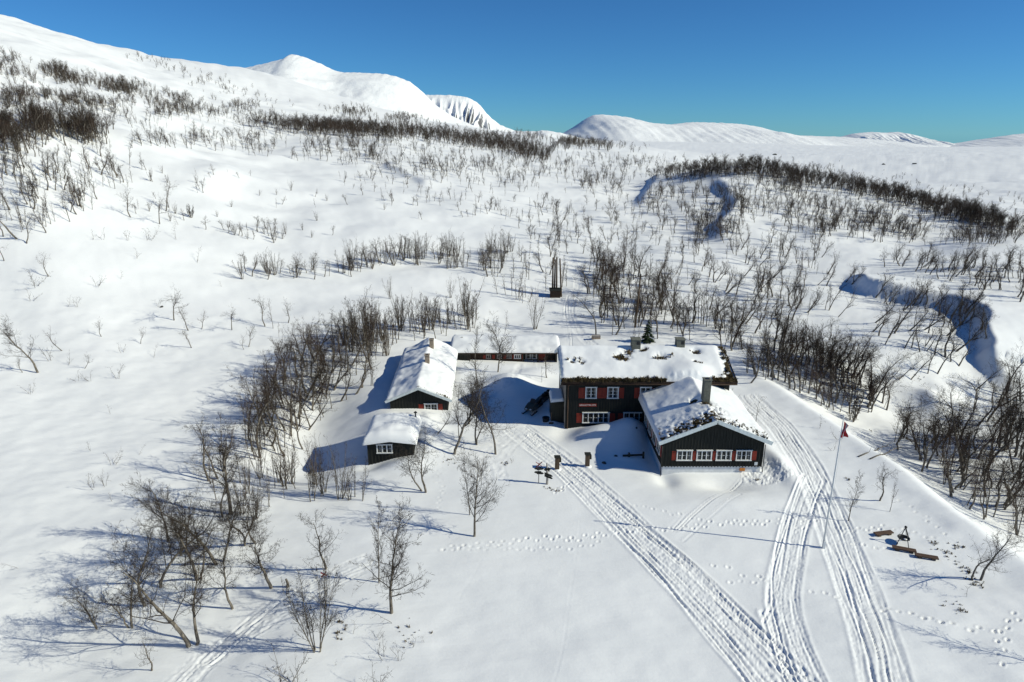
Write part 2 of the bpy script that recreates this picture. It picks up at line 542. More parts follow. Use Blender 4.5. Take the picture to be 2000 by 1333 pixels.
def near_line(line, reach):
    """grid nodes within reach of a line: flat indices, signed side distance (+ = left of travel), arc length"""
    m = (XX > line[:, 0].min() - reach) & (XX < line[:, 0].max() + reach) & (YY > line[:, 1].min() - reach) & (YY < line[:, 1].max() + reach)
    idx = np.nonzero(m.ravel())[0]
    q = np.stack([XX.ravel()[idx], YY.ravel()[idx]], 1)
    tang = np.gradient(line, axis=0)
    tang /= np.linalg.norm(tang, axis=1)[:, None] + 1e-9
    arc = np.concatenate([[0], np.cumsum(np.linalg.norm(np.diff(line, axis=0), axis=1))])
    D = np.empty(len(q)); Sg = np.empty(len(q)); ends = np.zeros(len(q), bool)
    for i in range(0, len(q), 8000):
        c = q[i:i + 8000]
        d2 = (c[:, 0:1] - line[None, :, 0]) ** 2 + (c[:, 1:2] - line[None, :, 1]) ** 2
        j = d2.argmin(1)
        r = c - line[j]
        side = tang[j, 0] * r[:, 1] - tang[j, 1] * r[:, 0]
        along = tang[j, 0] * r[:, 0] + tang[j, 1] * r[:, 1]
        D[i:i + 8000] = np.where(side >= 0, 1, -1) * np.sqrt(d2[np.arange(len(c)), j])
        Sg[i:i + 8000] = arc[j] + along
        ends[i:i + 8000] = ((j == 0) | (j == len(line) - 1)) & (np.abs(along) > 0.4)
    return idx, D, Sg, ends, arc[-1]

# undulating snow
calm = 1 - 0.75 * np.exp(-(((XX - 6) / 26) ** 2 + ((YY - 52) / 30) ** 2))
farw = sstep(75, 150, YY)
leftw = sstep(-0.05, -0.5, XX / YY)
Z = Z + calm * (0.24 * fbm(XX / 15, YY / 10, 3, 3) + 0.06 * fbm(XX / 2.6, YY / 1.7, 9, 2))
Z = Z + farw * (1.1 * fbm(XX / 38, YY / 30, 21, 3) * (1 + 0.9 * leftw)) * sstep(3500, 400, YY)
Z = Z + sstep(300, 900, YY) * (1.6 * fbm(XX / 620, YY / 520, 51, 2))

# the lip of the hut's terrace: beyond it the ground falls to the stream
lip = px_line([(1420, 706), (1500, 752), (1560, 790), (1640, 842), (1700, 882), (1780, 940), (1850, 998), (1930, 1058), (2010, 1112), (2200, 1230)])
idx, D, Sg, en, Ltot = near_line(lip, 90)
zf = Z.ravel().copy()
dd = np.where(D > 0, D, 0)            # lip runs towards the camera: beyond lies on the left of travel
zf[idx] -= 5.2 * (0.6 * sstep(-0.4, 5, dd) * 0.5 + 0.7 * sstep(0, 12, dd)) * (1 - sstep(35, 88, dd)) * sstep(-1, 14, Sg)
zf[idx] += 0.25 * np.exp(-(D / 1.8) ** 2) * sstep(-1, 10, Sg)
Z = zf.reshape(Z.shape)

def bank(lst, height, ramp, decay, dip=0.6, rag=1.0):
    """steep snow bank: low on the right of travel, high on the left"""
    global Z
    line = px_line(lst, 0.6)
    i, D, S_, en, Lt = near_line(line, decay * 2.2)
    taper = sstep(0, 0.18 * Lt, S_) * sstep(Lt, 0.82 * Lt, S_)
    wob = rag * (1.0 * pnoise(S_ / 7.0, S_ * 0 + 3.3, 5) + .35 * pnoise(S_ / 2.3, S_ * 0 + 9.3, 6))
    taper = taper * (.85 + .25 * rag * pnoise(S_ / 9.0, S_ * 0 + 1.7, 8))
    d = D + wob
    prof = height * sstep(0, ramp, d) * np.exp(-np.maximum(d - ramp, 0) / decay) - dip * np.exp(-((d + 1.5) / 4.0) ** 2)
    z = Z.ravel().copy()
    z[i] += prof * taper
    Z = z.reshape(Z.shape)

bank([(1630, 534), (1690, 570), (1770, 590), (1850, 604), (1893, 626), (1905, 658), (1902, 698), (1940, 745), (2020, 800)], 2.5, 2.4, 8, 0.8)
bank([(1372, 372), (1392, 386), (1408, 404), (1398, 424), (1378, 444), (1374, 462), (1396, 480)], 2.2, 4.4, 11, 0.4, 0.8)
bank([(1262, 352), (1258, 370), (1240, 388), (1228, 404)], 1.9, 4.0, 10, 0.3, 0.4)
bank([(735, 318), (765, 334), (800, 352), (825, 366)], 1.2, 2.4, 8, 0.3)
for q_, h_, r_ in (((1812, 786), .55, 1.3), ((1826, 792), .8, 1.3), ((1850, 782), .7, 2.2), ((1790, 778), .4, 1.8), ((1760, 800), -.5, 2.5)):
    w_ = hit(*q_)
    bump_at(w_[0], w_[1], h_, r_, r_ * 1.3)

bump_at(84, 232, 4.2, 30, 22); bump_at(112, 212, 3.4, 30, 16); bump_at(66, 236, 2.4, 16, 24); bump_at(136, 186, 2.8, 26, 14)
# drifts, scoops and banks round the houses
bump_at(8.4, 58.6, 1.0, 2.4, 1.9); bump_at(11.6, 59.3, 1.45, 1.9, 2.4); bump_at(10.2, 56.4, 0.55, 2.2, 2.6)
bump_at(5.2, 59.4, -0.35, 1.3, 1.6)
bump_at(13.0, 54.5, -0.35, 0.8, 4.5)
bump_at(17.9, 49.8, -0.62, 2.3, 1.25); bump_at(17.5, 46.6, 0.22, 5.5, 1.6); bump_at(13.2, 50.4, -0.25, 1.0, 1.0)
bump_at(23.6, 52.2, 0.55, 0.9, 3.2); bump_at(23.4, 58.0, 0.4, 1.3, 4)
bump_at(-10.6, 60.9, 1.0, 2.6, 1.3); bump_at(-7.0, 62.9, -0.55, 1.6, 1.3); bump_at(-13.2, 62.2, 0.4, 1.3, 1.6)
bump_at(-8.4, 57.6, 0.75, 1.9, 3.0); bump_at(-9.4, 52.9, 0.55, 1.8, 1.0); bump_at(-12.8, 53.6, -0.4, 1.4, 0.9)
bump_at(-20.5, 64, -1.9, 4.6, 9.0, 0.25); bump_at(-25, 68.5, 0.8, 2.6, 5, 0.3); bump_at(-18.5, 55, -1.1, 4.2, 4.2)
bump_at(-0.2, 71.8, 1.5, 2.6, 3.0, 0.25); bump_at(-3.6, 67.6, 0.35, 1.2, 2.8); bump_at(3.2, 76.0, 0.6, 2.2, 2.0)
bump_at(-17, 34, -0.5, 4, 5); bump_at(-25, 33, -0.9, 8, 7)
bump_at(4.1, 63.4, 0.3, 0.7, 2.0)

# trodden and driven tracks: pressed into the ground itself
def track(lst, width, lines, depth=0.06, lump=0.03, press=0.05, seed=1, belt=0.0):
    global Z
    line = px_line(lst, 0.25)
    i, D, S_, en, Lt = near_line(line, width / 2 + 0.6)
    inside = sstep(width / 2 + 0.25, width / 2 - 0.05, np.abs(D)) * (~en)
    x = XX.ravel()[i]; y = YY.ravel()[i]
    depth *= .46; lump *= .62; press *= .6; lines = int(lines * 1.35)
    h = -press * inside
    h += lump * inside * (fbm(x / 0.55, y / 0.55, seed + 40, 2) + 0.9 * pnoise(x / 0.17, y / 0.2, seed + 9))
    r = random.Random(seed)
    for k in range(lines):
        off = (r.random() - 0.5) * width
        ph = r.random() * 50
        o = off + 0.22 * width / 2 * pnoise(S_ / 7.0 + ph, S_ * 0 + ph, seed)
        w = r.uniform(0.042, 0.08)
        dep = depth * r.uniform(0.5, 1.3)
        e = np.abs(D - o)
        dep = dep * np.clip(.75 + .9 * pnoise(S_ / 6.0 + ph * 3, S_ * 0 + ph, seed + 70), .12, 1.3)
        h += (~en) * (-dep * np.exp(-(e / w) ** 2) + 0.55 * dep * np.exp(-((e - 2.1 * w) / w) ** 2))
    h += (~en) * 0.035 * np.exp(-((np.abs(D) - width / 2 - 0.1) / 0.13) ** 2) * (press > 0.02)
    if belt:
        h += belt * inside * np.sin(S_ * 2 * np.pi / 0.42) * (np.abs(np.mod(D * 1.3 + 0.3, 1.0) - 0.5) < 0.22)
    z = Z.ravel().copy()
    z[i] += h
    Z = z.reshape(Z.shape)

def steps(lst, stride=0.62, deep=0.15, seed=3, spread=0.12, size=0.082):
    global Z
    deep *= .62
    line = px_line(lst, 0.1)
    arc = np.concatenate([[0], np.cumsum(np.linalg.norm(np.diff(line, axis=0), axis=1))])
    r = random.Random(seed)
    z = Z.ravel().copy()
    i, D, S_, en, Lt = near_line(line, 0.9)
    s = 0.2; k = 0
    while s < arc[-1]:
        o = spread * (1 if k % 2 else -1) + r.uniform(-.12, .12)
        dp = deep * r.uniform(0.6, 1.25)
        m = np.abs(S_ - s) < 0.6
        e = np.sqrt(((S_[m] - s) / 1.35) ** 2 + (D[m] - o) ** 2)
        z[i[m]] += -dp * np.exp(-(e / size) ** 2) + 0.35 * dp * np.exp(-((e - 1.9 * size) / (0.55 * size)) ** 2)
        s += stride * r.uniform(0.6, 1.5); k += 1
    Z = z.reshape(Z.shape)

track([(1010, 838), (1050, 868), (1110, 915), (1180, 980), (1260, 1060), (1350, 1150), (1440, 1250), (1540, 1370)], 2.9, 15, 0.075, 0.035, 0.05, 1, 0.012)
track([(1040, 850), (1130, 925), (1240, 1020), (1370, 1130), (1480, 1235), (1600, 1350)], 0.9, 5, 0.09, 0.03, 0.04, 2, 0.018)
track([(1462, 775), (1520, 830), (1570, 900), (1606, 975), (1640, 1060), (1678, 1160), (1712, 1260), (1740, 1370)], 2.6, 14, 0.062, 0.03, 0.06, 3, 0.012)
track([(1590, 935), (1560, 1010), (1540, 1090), (1528, 1170), (1545, 1250), (1590, 1360)], 1.9, 10, 0.058, 0.035, 0.05, 4, 0.015)
track([(1545, 1000), (1515, 1150), (1490, 1215)], 0.5, 3, 0.06, 0.0, 0.02, 5)
track([(1500, 1200), (1530, 1300), (1560, 1380)], 1.0, 5, 0.07, 0.03, 0.04, 25)
track([(330, 1360), (400, 1290), (480, 1235), (560, 1185), (640, 1135), (720, 1098)], 1.9, 13, 0.065, 0.05, 0.03, 6)
track([(400, 1290), (520, 1190), (640, 1120)], 1.5, 6, 0.07, 0.02, 0.02, 16)
track([(820, 1072), (960, 1072), (1100, 1058), (1220, 1044)], 0.9, 4, 0.03, 0.0, 0.01, 7)
track([(1318, 1032), (1350, 1000), (1400, 965), (1445, 940)], 0.7, 4, 0.06, 0.0, 0.02, 8)
track([(1330, 1055), (1380, 1010), (1440, 965)], 0.5, 2, 0.05, 0.0, 0.01, 9)
track([(900, 1170), (945, 1090), (985, 1000), (1000, 940)], 0.5, 2, 0.014, 0.0, 0.0, 10)
track([(1180, 690), (1150, 668), (1125, 640), (1112, 610), (1118, 580), (1130, 556), (1124, 530), (1116, 505)], 1.6, 5, 0.14, 0.03, 0.05, 11)
track([(1110, 700), (1112, 660), (1106, 625), (1104, 598), (1112, 575)], 0.8, 3, 0.11, 0.03, 0.03, 12)
track([(1060, 446), (1085, 425), (1112, 398), (1150, 374)], 1.6, 2, 0.25, 0.0, 0.1, 13)
track([(1010, 850), (975, 880), (955, 910), (960, 935)], 2.6, 10, 0.06, 0.05, 0.02, 14)
track([(1005, 740), (985, 752), (965, 765), (945, 780), (930, 800)], 0.8, 2, 0.1, 0.09, 0.06, 15)
track([(1015, 712), (1000, 735), (990, 750)], 0.8, 2, 0.1, 0.09, 0.08, 17)
track([(1440, 880), (1480, 930), (1500, 915), (1530, 930)], 2.4, 4, 0.05, 0.10, 0.02, 18)
track([(1135, 1000), (1122, 1100), (1100, 1250), (1080, 1330)], 0.4, 2, 0.010, 0.0, 0.0, 19)
steps([(860, 1070), (960, 1063), (1040, 1052), (1075, 1052), (1130, 1052), (1205, 1038), (1320, 1034), (1400, 1022), (1500, 1020), (1600, 1012)], 0.5, 0.16, 1, 0.2)
steps([(880, 1075), (1000, 1072), (1100, 1072), (1180, 1060)], 0.6, 0.09, 2)
steps([(1078, 962), (1095, 956), (1115, 944), (1128, 942)], 0.42, 0.14, 3)
steps([(1238, 985), (1300, 1000), (1370, 1018)], 0.7, 0.10, 4)
steps([(1388, 1102), (1440, 1118), (1505, 1135)], 0.7, 0.12, 5)
steps([(1420, 1137), (1500, 1136)], 0.7, 0.1, 6)
steps([(1578, 1152), (1640, 1166)], 0.7, 0.12, 7)
steps([(1716, 1190), (1770, 1198), (1840, 1214), (1900, 1228), (1950, 1232)], 0.6, 0.17, 8)
steps([(1640, 1038), (1690, 1034), (1740, 1030), (1775, 1040), (1830, 1055)], 0.5, 0.16, 9, 0.2)
steps([(1660, 1062), (1700, 1068), (1745, 1075)], 0.6, 0.14, 10)
steps([(1755, 975), (1800, 1005), (1850, 1045)], 0.7, 0.12, 11)
steps([(1600, 990), (1580, 1020), (1555, 1040)], 0.5, 0.1, 12)
steps([(855, 905), (858, 935), (862, 965), (850, 1000)], 0.5, 0.12, 13)
steps([(1950, 1300), (1956, 1240), (1972, 1215), (1995, 1198)], 0.5, 0.15, 27, .2)
steps([(1035, 690), (1045, 712), (1062, 735)], 0.45, 0.14, 16)

na, nl = Z.shape
ii = (np.arange(na - 1)[:, None] * nl + np.arange(nl - 1)[None, :]).ravel()
quads = np.stack([ii, ii + nl, ii + nl + 1, ii + 1], 1)
me = np_mesh('snow_ground', np.stack([XX, YY, Z], -1).reshape(-1, 3), quads, [M_SNOW])
g_obj = link('snow_ground', me, kind='structure')

# ground behind and under the drone, so that the sheet goes on past the frame
mb = MB()
y0 = float(np.exp(GL[0]))
mb.add([(-900, -700, 0), (900, -700, 0), (900, y0 + .5, -0.35), (-900, y0 + .5, -0.35)], [(0, 1, 2, 3)])
mb.obj('snow_field', M_SNOW, kind='structure')

# ------------------------------------------------------------------ far mountains
def mountain(name, prof, Yc, depth, rough, seed, streak=0.0, back=0.8):
    """prof: skyline in photo pixels; the ridge stands Yc metres away"""
    px = np.array([p[0] for p in prof], float); py = np.array([p[1] for p in prof], float)
    u = np.linspace(px[0], px[-1], 260)
    sky_y = np.interp(u, px, py)
    k = np.ones(5) / 5
    sky_y = np.convolve(np.pad(sky_y, 2, 'edge'), k, 'valid') - 0.9 * fbm(u / 9.0, u * 0 + seed, seed, 3) * sstep(0, 12, np.minimum(u - u[0], u[-1] - u))
    a = (u - 1000) / FPX
    v = (sky_y - 666.5) / FPX
    f = CP - v * SP
    aa = a / f
    top = CAM_H - (SP + v * CP) / f * Yc
    w = np.concatenate([np.linspace(-1, -0.06, 70), np.linspace(-0.05, 0.05, 14), np.linspace(0.06, 1, 20)])
    A, Wd = np.meshgrid(aa, w, indexing='ij')
    ks = np.hanning(41); ks /= ks.sum()
    soft = np.convolve(np.pad(top, 20, 'edge'), ks, 'valid')
    near = np.exp(-(Wd / .10) ** 2)
    T = top[:, None] * near + soft[:, None] * (1 - near)
    X = A * Yc + 0 * Wd
    Y = Yc + Wd * depth * np.where(Wd < 0, 1.0, back) + 0.06 * depth * fbm(X / (depth * .9), X * 0, seed + 5, 2)
    base = -140.0
    sh = np.where(Wd < 0, (1 - np.abs(Wd) ** 1.25) , (1 - np.abs(Wd) ** 1.6))
    hgt = (T - base)
    nz = fbm(X / (depth * .35), Y / (depth * .35), seed, 5) * rough
    if streak:
        nz = nz + streak * np.abs(pnoise(X / (depth * .035), Y / (depth * .6), seed + 3)) * sstep(0.03, 0.2, -Wd) * sstep(0.8, 0.4, -Wd) * -1.0
    Zm = base + hgt * sh + nz * hgt * sstep(0.0, 0.3, np.abs(Wd)) * sh
    m, k2 = Zm.shape
    q = (np.arange(m - 1)[:, None] * k2 + np.arange(k2 - 1)[None, :]).ravel()
    me = np_mesh(name, np.stack([X, Y, Zm], -1).reshape(-1, 3), np.stack([q, q + k2, q + k2 + 1, q + 1], 1), [M_MOUNT])
    return link(name, me, kind='structure')

mountain('mountain', [(330, 190), (400, 150), (470, 136), (500, 130), (530, 123), (552, 117), (562, 116), (566, 107), (576, 107), (598, 113), (628, 126), (652, 138), (668, 141), (700, 141), (748, 143), (775, 149), (800, 160), (822, 178), (845, 202), (880, 226), (930, 248), (1000, 262), (1060, 275)], 1900, 900, 0.10, 11)
mountain('mountain', [(760, 230), (800, 195), (832, 186), (880, 186), (912, 190), (932, 200), (945, 215), (958, 230), (975, 243), (995, 252), (1030, 262), (1060, 270)], 2900, 700, 0.08, 23, 0.22)
mountain('mountain', [(985, 262), (1010, 256), (1040, 257), (1065, 255), (1090, 259), (1120, 266), (1160, 275)], 2300, 500, 0.08, 29)
mountain('mountain', [(1070, 275), (1110, 255), (1128, 243), (1145, 231), (1162, 224), (1195, 226), (1225, 230), (1262, 240), (1305, 244), (1330, 241), (1352, 239), (1420, 241), (1450, 243), (1480, 248), (1515, 259), (1560, 265), (1650, 268), (1740, 276), (1800, 284), (1850, 292)], 3900, 1500, 0.09, 31, 0.03)
mountain('mountain', [(1600, 285), (1645, 268), (1662, 262), (1700, 258), (1725, 260), (1752, 258), (1775, 264), (1800, 271), (1838, 283), (1880, 292)], 5200, 900, 0.16, 41, 0.10)
mountain('mountain', [(1820, 292), (1860, 286), (1900, 280), (1945, 272), (1965, 267), (2000, 263), (2080, 255), (2250, 262), (2400, 290)], 4700, 1200, 0.10, 47, 0.05)

# ------------------------------------------------------------------ houses
def fr(face, x, y):
    """wall frame: maps (along, up, out) to local coordinates; 'front' looks to -y, 'left' to -x, 'right' to +x"""
    if face == 'front':
        return lambda u, v, w: (u, y - w, v)
    if face == 'left':
        return lambda u, v, w: (x - w, u, v)
    return lambda u, v, w: (x + w, u, v)

def fbox(mb, F, u0, u1, v0, v1, w0, w1):
    mb.hexa([F(u0, v0, w0), F(u1, v0, w0), F(u1, v0, w1), F(u0, v0, w1), F(u0, v1, w0), F(u1, v1, w0), F(u1, v1, w1), F(u0, v1, w1)])

def window(parent, F, u0, u1, v0, v1, nx, ny, curtain=0.5, mat=None):
    mat = mat or M_WHITE
    c, s = 0.085, 0.028
    mb = MB()
    fbox(mb, F, u0 - c, u0, v0, v1, -.02, .075); fbox(mb, F, u1, u1 + c, v0, v1, -.02, .075)
    fbox(mb, F, u0 - c, u1 + c, v1 + .001, v1 + c, -.02, .08)
    fbox(mb, F, u0 - c - .04, u1 + c + .04, v1 + c + .001, v1 + c + .045, -.02, .15)
    fbox(mb, F, u0 - c - .03, u1 + c + .03, v0 - .075, v0 - .001, -.02, .12)
    w = (u1 - u0) / nx
    for i in range(1, nx):
        fbox(mb, F, u0 + i * w - s, u0 + i * w + s, v0, v1, -.018, .062)
    for i in range(nx):
        a0 = u0 + i * w + (s if i else 0); a1 = u0 + (i + 1) * w - (s if i < nx - 1 else 0)
        for e0, e1 in ((a0, a0 + .018), (a1 - .018, a1)):
            fbox(mb, F, e0, e1, v0 + .03, v1 - .03, -.016, .045)
        fbox(mb, F, a0, a1, v0, v0 + .018, -.016, .045); fbox(mb, F, a0, a1, v1 - .018, v1, -.016, .045)
        for j in range(1, ny):
            v = v0 + (v1 - v0) * j / ny
            fbox(mb, F, a0 + .03, a1 - .03, v - .016, v + .016, -.014, .042)
    win = mb.obj('window', mat, parent)
    pb = MB()
    pb.add([F(u0, v0, .025), F(u1, v0, .025), F(u1, v1, .025), F(u0, v1, .025)], [(0, 1, 2, 3)])
    pb.obj('pane', M_GLASS, win)
    if curtain:
        cw = (u1 - u0) * curtain / 2
        for (c0, c1) in ((u0, u0 + cw), (u1 - cw, u1)):
            k = 7
            cb = MB(); vs = []
            for i in range(k + 1):
                uu = c0 + (c1 - c0) * i / k
                vs += [F(uu, v0, .006 + .006 * (i % 2)), F(uu, v1, .006 + .006 * (i % 2))]
            cb.add(vs, [(2 * i, 2 * i + 2, 2 * i + 3, 2 * i + 1) for i in range(k)])
            cb.obj('curtain', M_CURTAIN, win)
    return win

def shutter(parent, F, u0, u1, v0, v1):
    mb = MB()
    k = max(2, int(round((u1 - u0) / 0.17)))
    w = (u1 - u0) / k
    for i in range(k):
        fbox(mb, F, u0 + i * w + .004, u0 + (i + 1) * w - .004, v0, v1, .004, .045)
    fbox(mb, F, u0 + .02, u1 - .02, v0 + .14, v0 + .23, .0455, .066)
    fbox(mb, F, u0 + .02, u1 - .02, v1 - .23, v1 - .14, .0455, .066)
    return mb.obj('shutter', M_RED, parent)

def battens(parent, F, u0, u1, v0, top, mat, step=0.27, w=0.05):
    w *= 1.5
    mb = MB()
    k = int((u1 - u0) / step)
    for i in range(k + 1):
        u = u0 + (u1 - u0) * i / k
        a, b = u - w / 2, u + w / 2
        fbox(mb, F, a, b, v0, min(top(a), top(b)) - .01, -.01, .042)
    return mb.obj('battens', mat, parent, kind='stuff')

def snow_cover(parent, l0, l1, w0, w1, surf, thick, along='x', step=0.16, edge=0.35, mat=None, name='snow_cover', sk=0.12, floor=-0.07):
    nl_ = int((l1 - l0) / step) + 2; nw_ = int((w1 - w0) / step) + 2
    l = np.linspace(l0, l1, nl_); w = np.linspace(w0, w1, nw_)
    Lg, Wg = np.meshgrid(l, w, indexing='ij')
    base = surf(Lg, Wg); t = thick(Lg, Wg)
    d = np.minimum(np.minimum(Lg - l0, l1 - Lg), np.minimum(Wg - w0, w1 - Wg))
    e = np.clip(d / edge, 0, 1)
    t = np.maximum(t, floor)
    top = base + np.where(t > 0, t * np.sqrt(np.clip(1 - (1 - e) ** 2, 0, 1)), t)
    bulge = 0.0
    if along == 'x':
        V = np.stack([Lg, Wg, top], -1)
    else:
        V = np.stack([Wg, Lg, top], -1)
    m, k = top.shape
    q = (np.arange(m - 1)[:, None] * k + np.arange(k - 1)[None, :]).ravel()
    F = np.stack([q, q + k, q + k + 1, q + 1], 1)
    ring = np.concatenate([np.arange(m) * k, (m - 1) * k + np.arange(1, k), (np.arange(m - 2, -1, -1)) * k + k - 1, np.arange(k - 2, 0, -1)])
    Vf = V.reshape(-1, 3)
    low = Vf[ring].copy(); low[:, 2] = base.ravel()[ring] - sk
    i0 = len(Vf) + np.arange(len(ring)); i1 = np.roll(i0, -1)
    F2 = np.stack([ring, np.roll(ring, -1), i1, i0], 1)
    if along == 'x':
        F = F
    me = np_mesh(name, np.concatenate([Vf, low]), np.concatenate([F if along == 'x' else F[:, ::-1], F2]), [mat or M_ROOFSNOW])
    import bmesh
    bm = bmesh.new(); bm.from_mesh(me)
    bmesh.ops.recalc_face_normals(bm, faces=bm.faces)
    bm.to_mesh(me); bm.free()
    return link(name, me, parent)

def tufts(parent, pts, mat, seed=1, size=0.22, name='turf_tufts', blades=9):
    r = random.Random(seed)
    mb = MB()
    for x, y, z in pts:
        s = size * r.uniform(0.5, 1.4)
        for b in range(blades):
            a = r.uniform(0, 6.28); t = r.uniform(0.2, 1.1)
            bx, by = x + r.uniform(-.4, .4) * s, y + r.uniform(-.4, .4) * s
            tx, ty, tz = bx + math.cos(a) * t * s * .7, by + math.sin(a) * t * s * .7, z + s * r.uniform(0.35, 1.0)
            wx, wy = -math.sin(a) * s * .22, math.cos(a) * s * .22
            mb.add([(bx - wx, by - wy, z - .08), (bx + wx, by + wy, z - .08), (tx + wx * .4, ty + wy * .4, tz), (tx - wx * .4, ty - wy * .4, tz)], [(0, 1, 2, 3)])
    return mb.obj(name, mat, parent, kind='stuff')

def chimney(parent, x, y, z0, z1, wx, wy, mat, hole=False, cap=True, name='chimney'):
    mb = MB()
    mb.box(x - wx / 2, x + wx / 2, y - wy / 2, y + wy / 2, z0, z1)
    ch = mb.obj(name, mat, parent, bevel=0.02)
    if cap:
        cb = MB()
        cb.box(x - wx / 2 - .05, x + wx / 2 + .05, y - wy / 2 - .05, y + wy / 2 + .05, z1 + .001, z1 + .08)
        cb.obj('cap', mat, ch, bevel=0.01)
    hb = MB()
    if hole:
        hb.box(x + wx * .02, x + wx * .40, y - wy / 2 - .012, y - wy / 2 + .02, z1 - .46, z1 - .12)
    else:
        hb.box(x - wx * .28, x + wx * .28, y - wy * .28, y + wy * .28, z1 + (.082 if cap else .002), z1 + (.10 if cap else .02))
    hb.obj('flue_opening', M_BLACK, ch)
    return ch

# ---- main two-storey house: front wall at y=61, local origin = front left corner
MX, MY = 5.3, 61.0
MW, MD = 16.0, 8.6
main = thing('lodge', (MX, MY, 0), 'big two storey black timber lodge with red shutters and turf edged snowy roof', 'lodge')
EZ, RZ = 4.95, 6.55          # eave and ridge height of the wall line
SLOPE = (RZ - EZ) / (MD / 2)
mb = MB(); mb.box(0, MW, 0, .2, -1.2, EZ - .03); mb.obj('front_wall', M_TAR, main)
gpoly = [(0.2, -1.2), (MD - .2, -1.2), (MD - .2, EZ), (MD / 2, RZ - .05), (.2, EZ)]
mb = MB(); mb.prism(gpoly, 'x', 0.0, .2); mb.obj('gable_wall', M_GREYWOOD, main, label='weathered grey gable wall')
mb = MB(); mb.prism(gpoly, 'x', MW - .2, MW); mb.obj('gable_wall', M_BROWNWOOD, main)
mb = MB(); mb.box(0, MW, MD - .2, MD, -1.2, EZ - .03); mb.obj('back_wall', M_TAR, main)
F = fr('front', 0, 0)
battens(main, F, 0.03, MW - .03, -1.1, lambda u: EZ - .04, M_TAR)
FL = fr('left', 0, 0)
battens(main, FL, 0.05, MD - .05, -1.1, lambda u: EZ + SLOPE * min(u, MD - u) - .05, M_GREYWOOD)
FR_ = fr('right', MW, 0)
battens(main, FR_, 0.05, MD - .05, -1.1, lambda u: EZ + SLOPE * min(u, MD - u) - .05, M_BROWNWOOD)
# roof
OV = 0.55
def main_roof_z(l, w):
    return RZ + .12 - SLOPE * np.abs(w - MD / 2)
def slab(parent, l0, l1, w0, w1, wc, rz, slope, th, mat, along, name='roof'):
    mb = MB()
    for a, b in ((w0, wc), (wc, w1)):
        za = rz - slope * abs(a - wc); zb = rz - slope * abs(b - wc)
        if along == 'x':
            mb.hexa([(l0, a, za - th), (l1, a, za - th), (l1, b, zb - th), (l0, b, zb - th), (l0, a, za), (l1, a, za), (l1, b, zb), (l0, b, zb)])
        else:
            mb.hexa([(a, l0, za - th), (b, l0, zb - th), (b, l1, zb - th), (a, l1, za - th), (a, l0, za), (b, l0, zb), (b, l1, zb), (a, l1, za)])
    return mb.obj(name, mat, parent)
slab(main, -OV, MW + OV, -OV, MD + OV, MD / 2, RZ + .12, SLOPE, .12, M_TAR, 'x')
# turf as a lumpy sheet, snow over it
TH = 0.16
def turf_th(l, w):
    return TH + .05 * fbm(l / .5, w / .5, 77, 3)
snow_cover(main, -OV + .05, MW + OV - .05, -OV + .02, MD + OV - .02, main_roof_z, turf_th, 'x', .14, .12, M_TURF, 'turf')
CH1 = (7.4, 4.3); CH2 = (12.0, 4.3)
def main_snow(l, w):
    t = .30 + .13 * fbm(l / 3.2, w / 2.4, 5, 2) + .018 * fbm(l / .8, w / .8, 8, 2)
    t = t + .10 * np.exp(-((w - MD / 2) / 1.2) ** 2)
    front = sstep(-.5, 1.6, w)
    t = t * (.30 + .70 * front)
    t = t - sstep(0.30, -.5, w) * (.20 + .16 * fbm(l / .5, w / .3, 31, 3))
    right = sstep(1.3, 0.0, MW + OV - l)
    t = t - right * (.40 + .34 * fbm(l / .5, w / .45, 33, 3)) * sstep(8, 2.5, w)
    left = sstep(.4, 0.0, l + OV)
    t = t - left * (.2 + .25 * fbm(l / .4, w / .4, 35, 2)) * sstep(4.5, 2, w)
    t = t + .62 * np.exp(-((l - 11.95) / 2.1) ** 4) * np.exp(-((w + .1) / 1.3) ** 2) + .18 * np.exp(-((l - 11.95) / 1.4) ** 2) * np.exp(-((w - 1.0) / 1.6) ** 2)
    for cx, cy, r, s in ((5.8, 2.75, .75, .60), (8.15, 3.85, .35, .8), (6.5, 3.6, .55, .5), (9.9, 2.9, .5, .50), (9.4, 2.75, .4, .45), (13.45, 3.6, .4, .7), (0.75, 2.1, .28, .45), (1.7, 2.1, .28, .42), (13.3, 1.7, .25, .45), (13.0, 1.9, .2, .4)):
        b = np.exp(-(((l - cx) / r) ** 2 + ((w - cy) / (r * .75)) ** 2))
        t = t - b * (s * .62 + .2 * fbm(l / .3, w / .3, 41, 2))
    return t
def main_turf_z(l, w):
    return main_roof_z(l, w) + TH
snow_cover(main, -OV + .03, MW + OV - .03, -OV + .10, MD + OV - .1, main_turf_z, main_snow, 'x', .11, .28)
r = random.Random(5)
tp = [(r.uniform(-OV + .1, MW + OV - .1), -OV + .04 + abs(r.gauss(0, .16)), 0) for _ in range(560)]
tp += [(MW + OV - .05 - abs(r.gauss(0, .45)), r.uniform(-.4, 4.6), 0) for _ in range(55)]
for cx, cy, n_, s in ((5.8, 2.55, 40, .4), (8.1, 3.7, 14, .2), (6.5, 3.4, 10, .3), (10, 2.75, 12, .45), (9.4, 2.6, 6, .3), (13.45, 3.55, 14, .25), (.75, 2.1, 5, .2), (1.7, 2.1, 5, .25), (13.2, 1.7, 6, .25)):
    tp += [(cx + r.gauss(0, s), cy + r.gauss(0, s * .7), 0) for _ in range(n_)]
tp = [q for q in tp if not (9.6 < q[0] < 14.2 and q[1] < 1.2)]
tp = [(x, y, float(main_turf_z(x, y) + max(0.0, float(main_snow(np.array([x]), np.array([y]))[0])) * .85)) for x, y, _ in tp]
tufts(main, tp, M_TUFT, 3, .25)
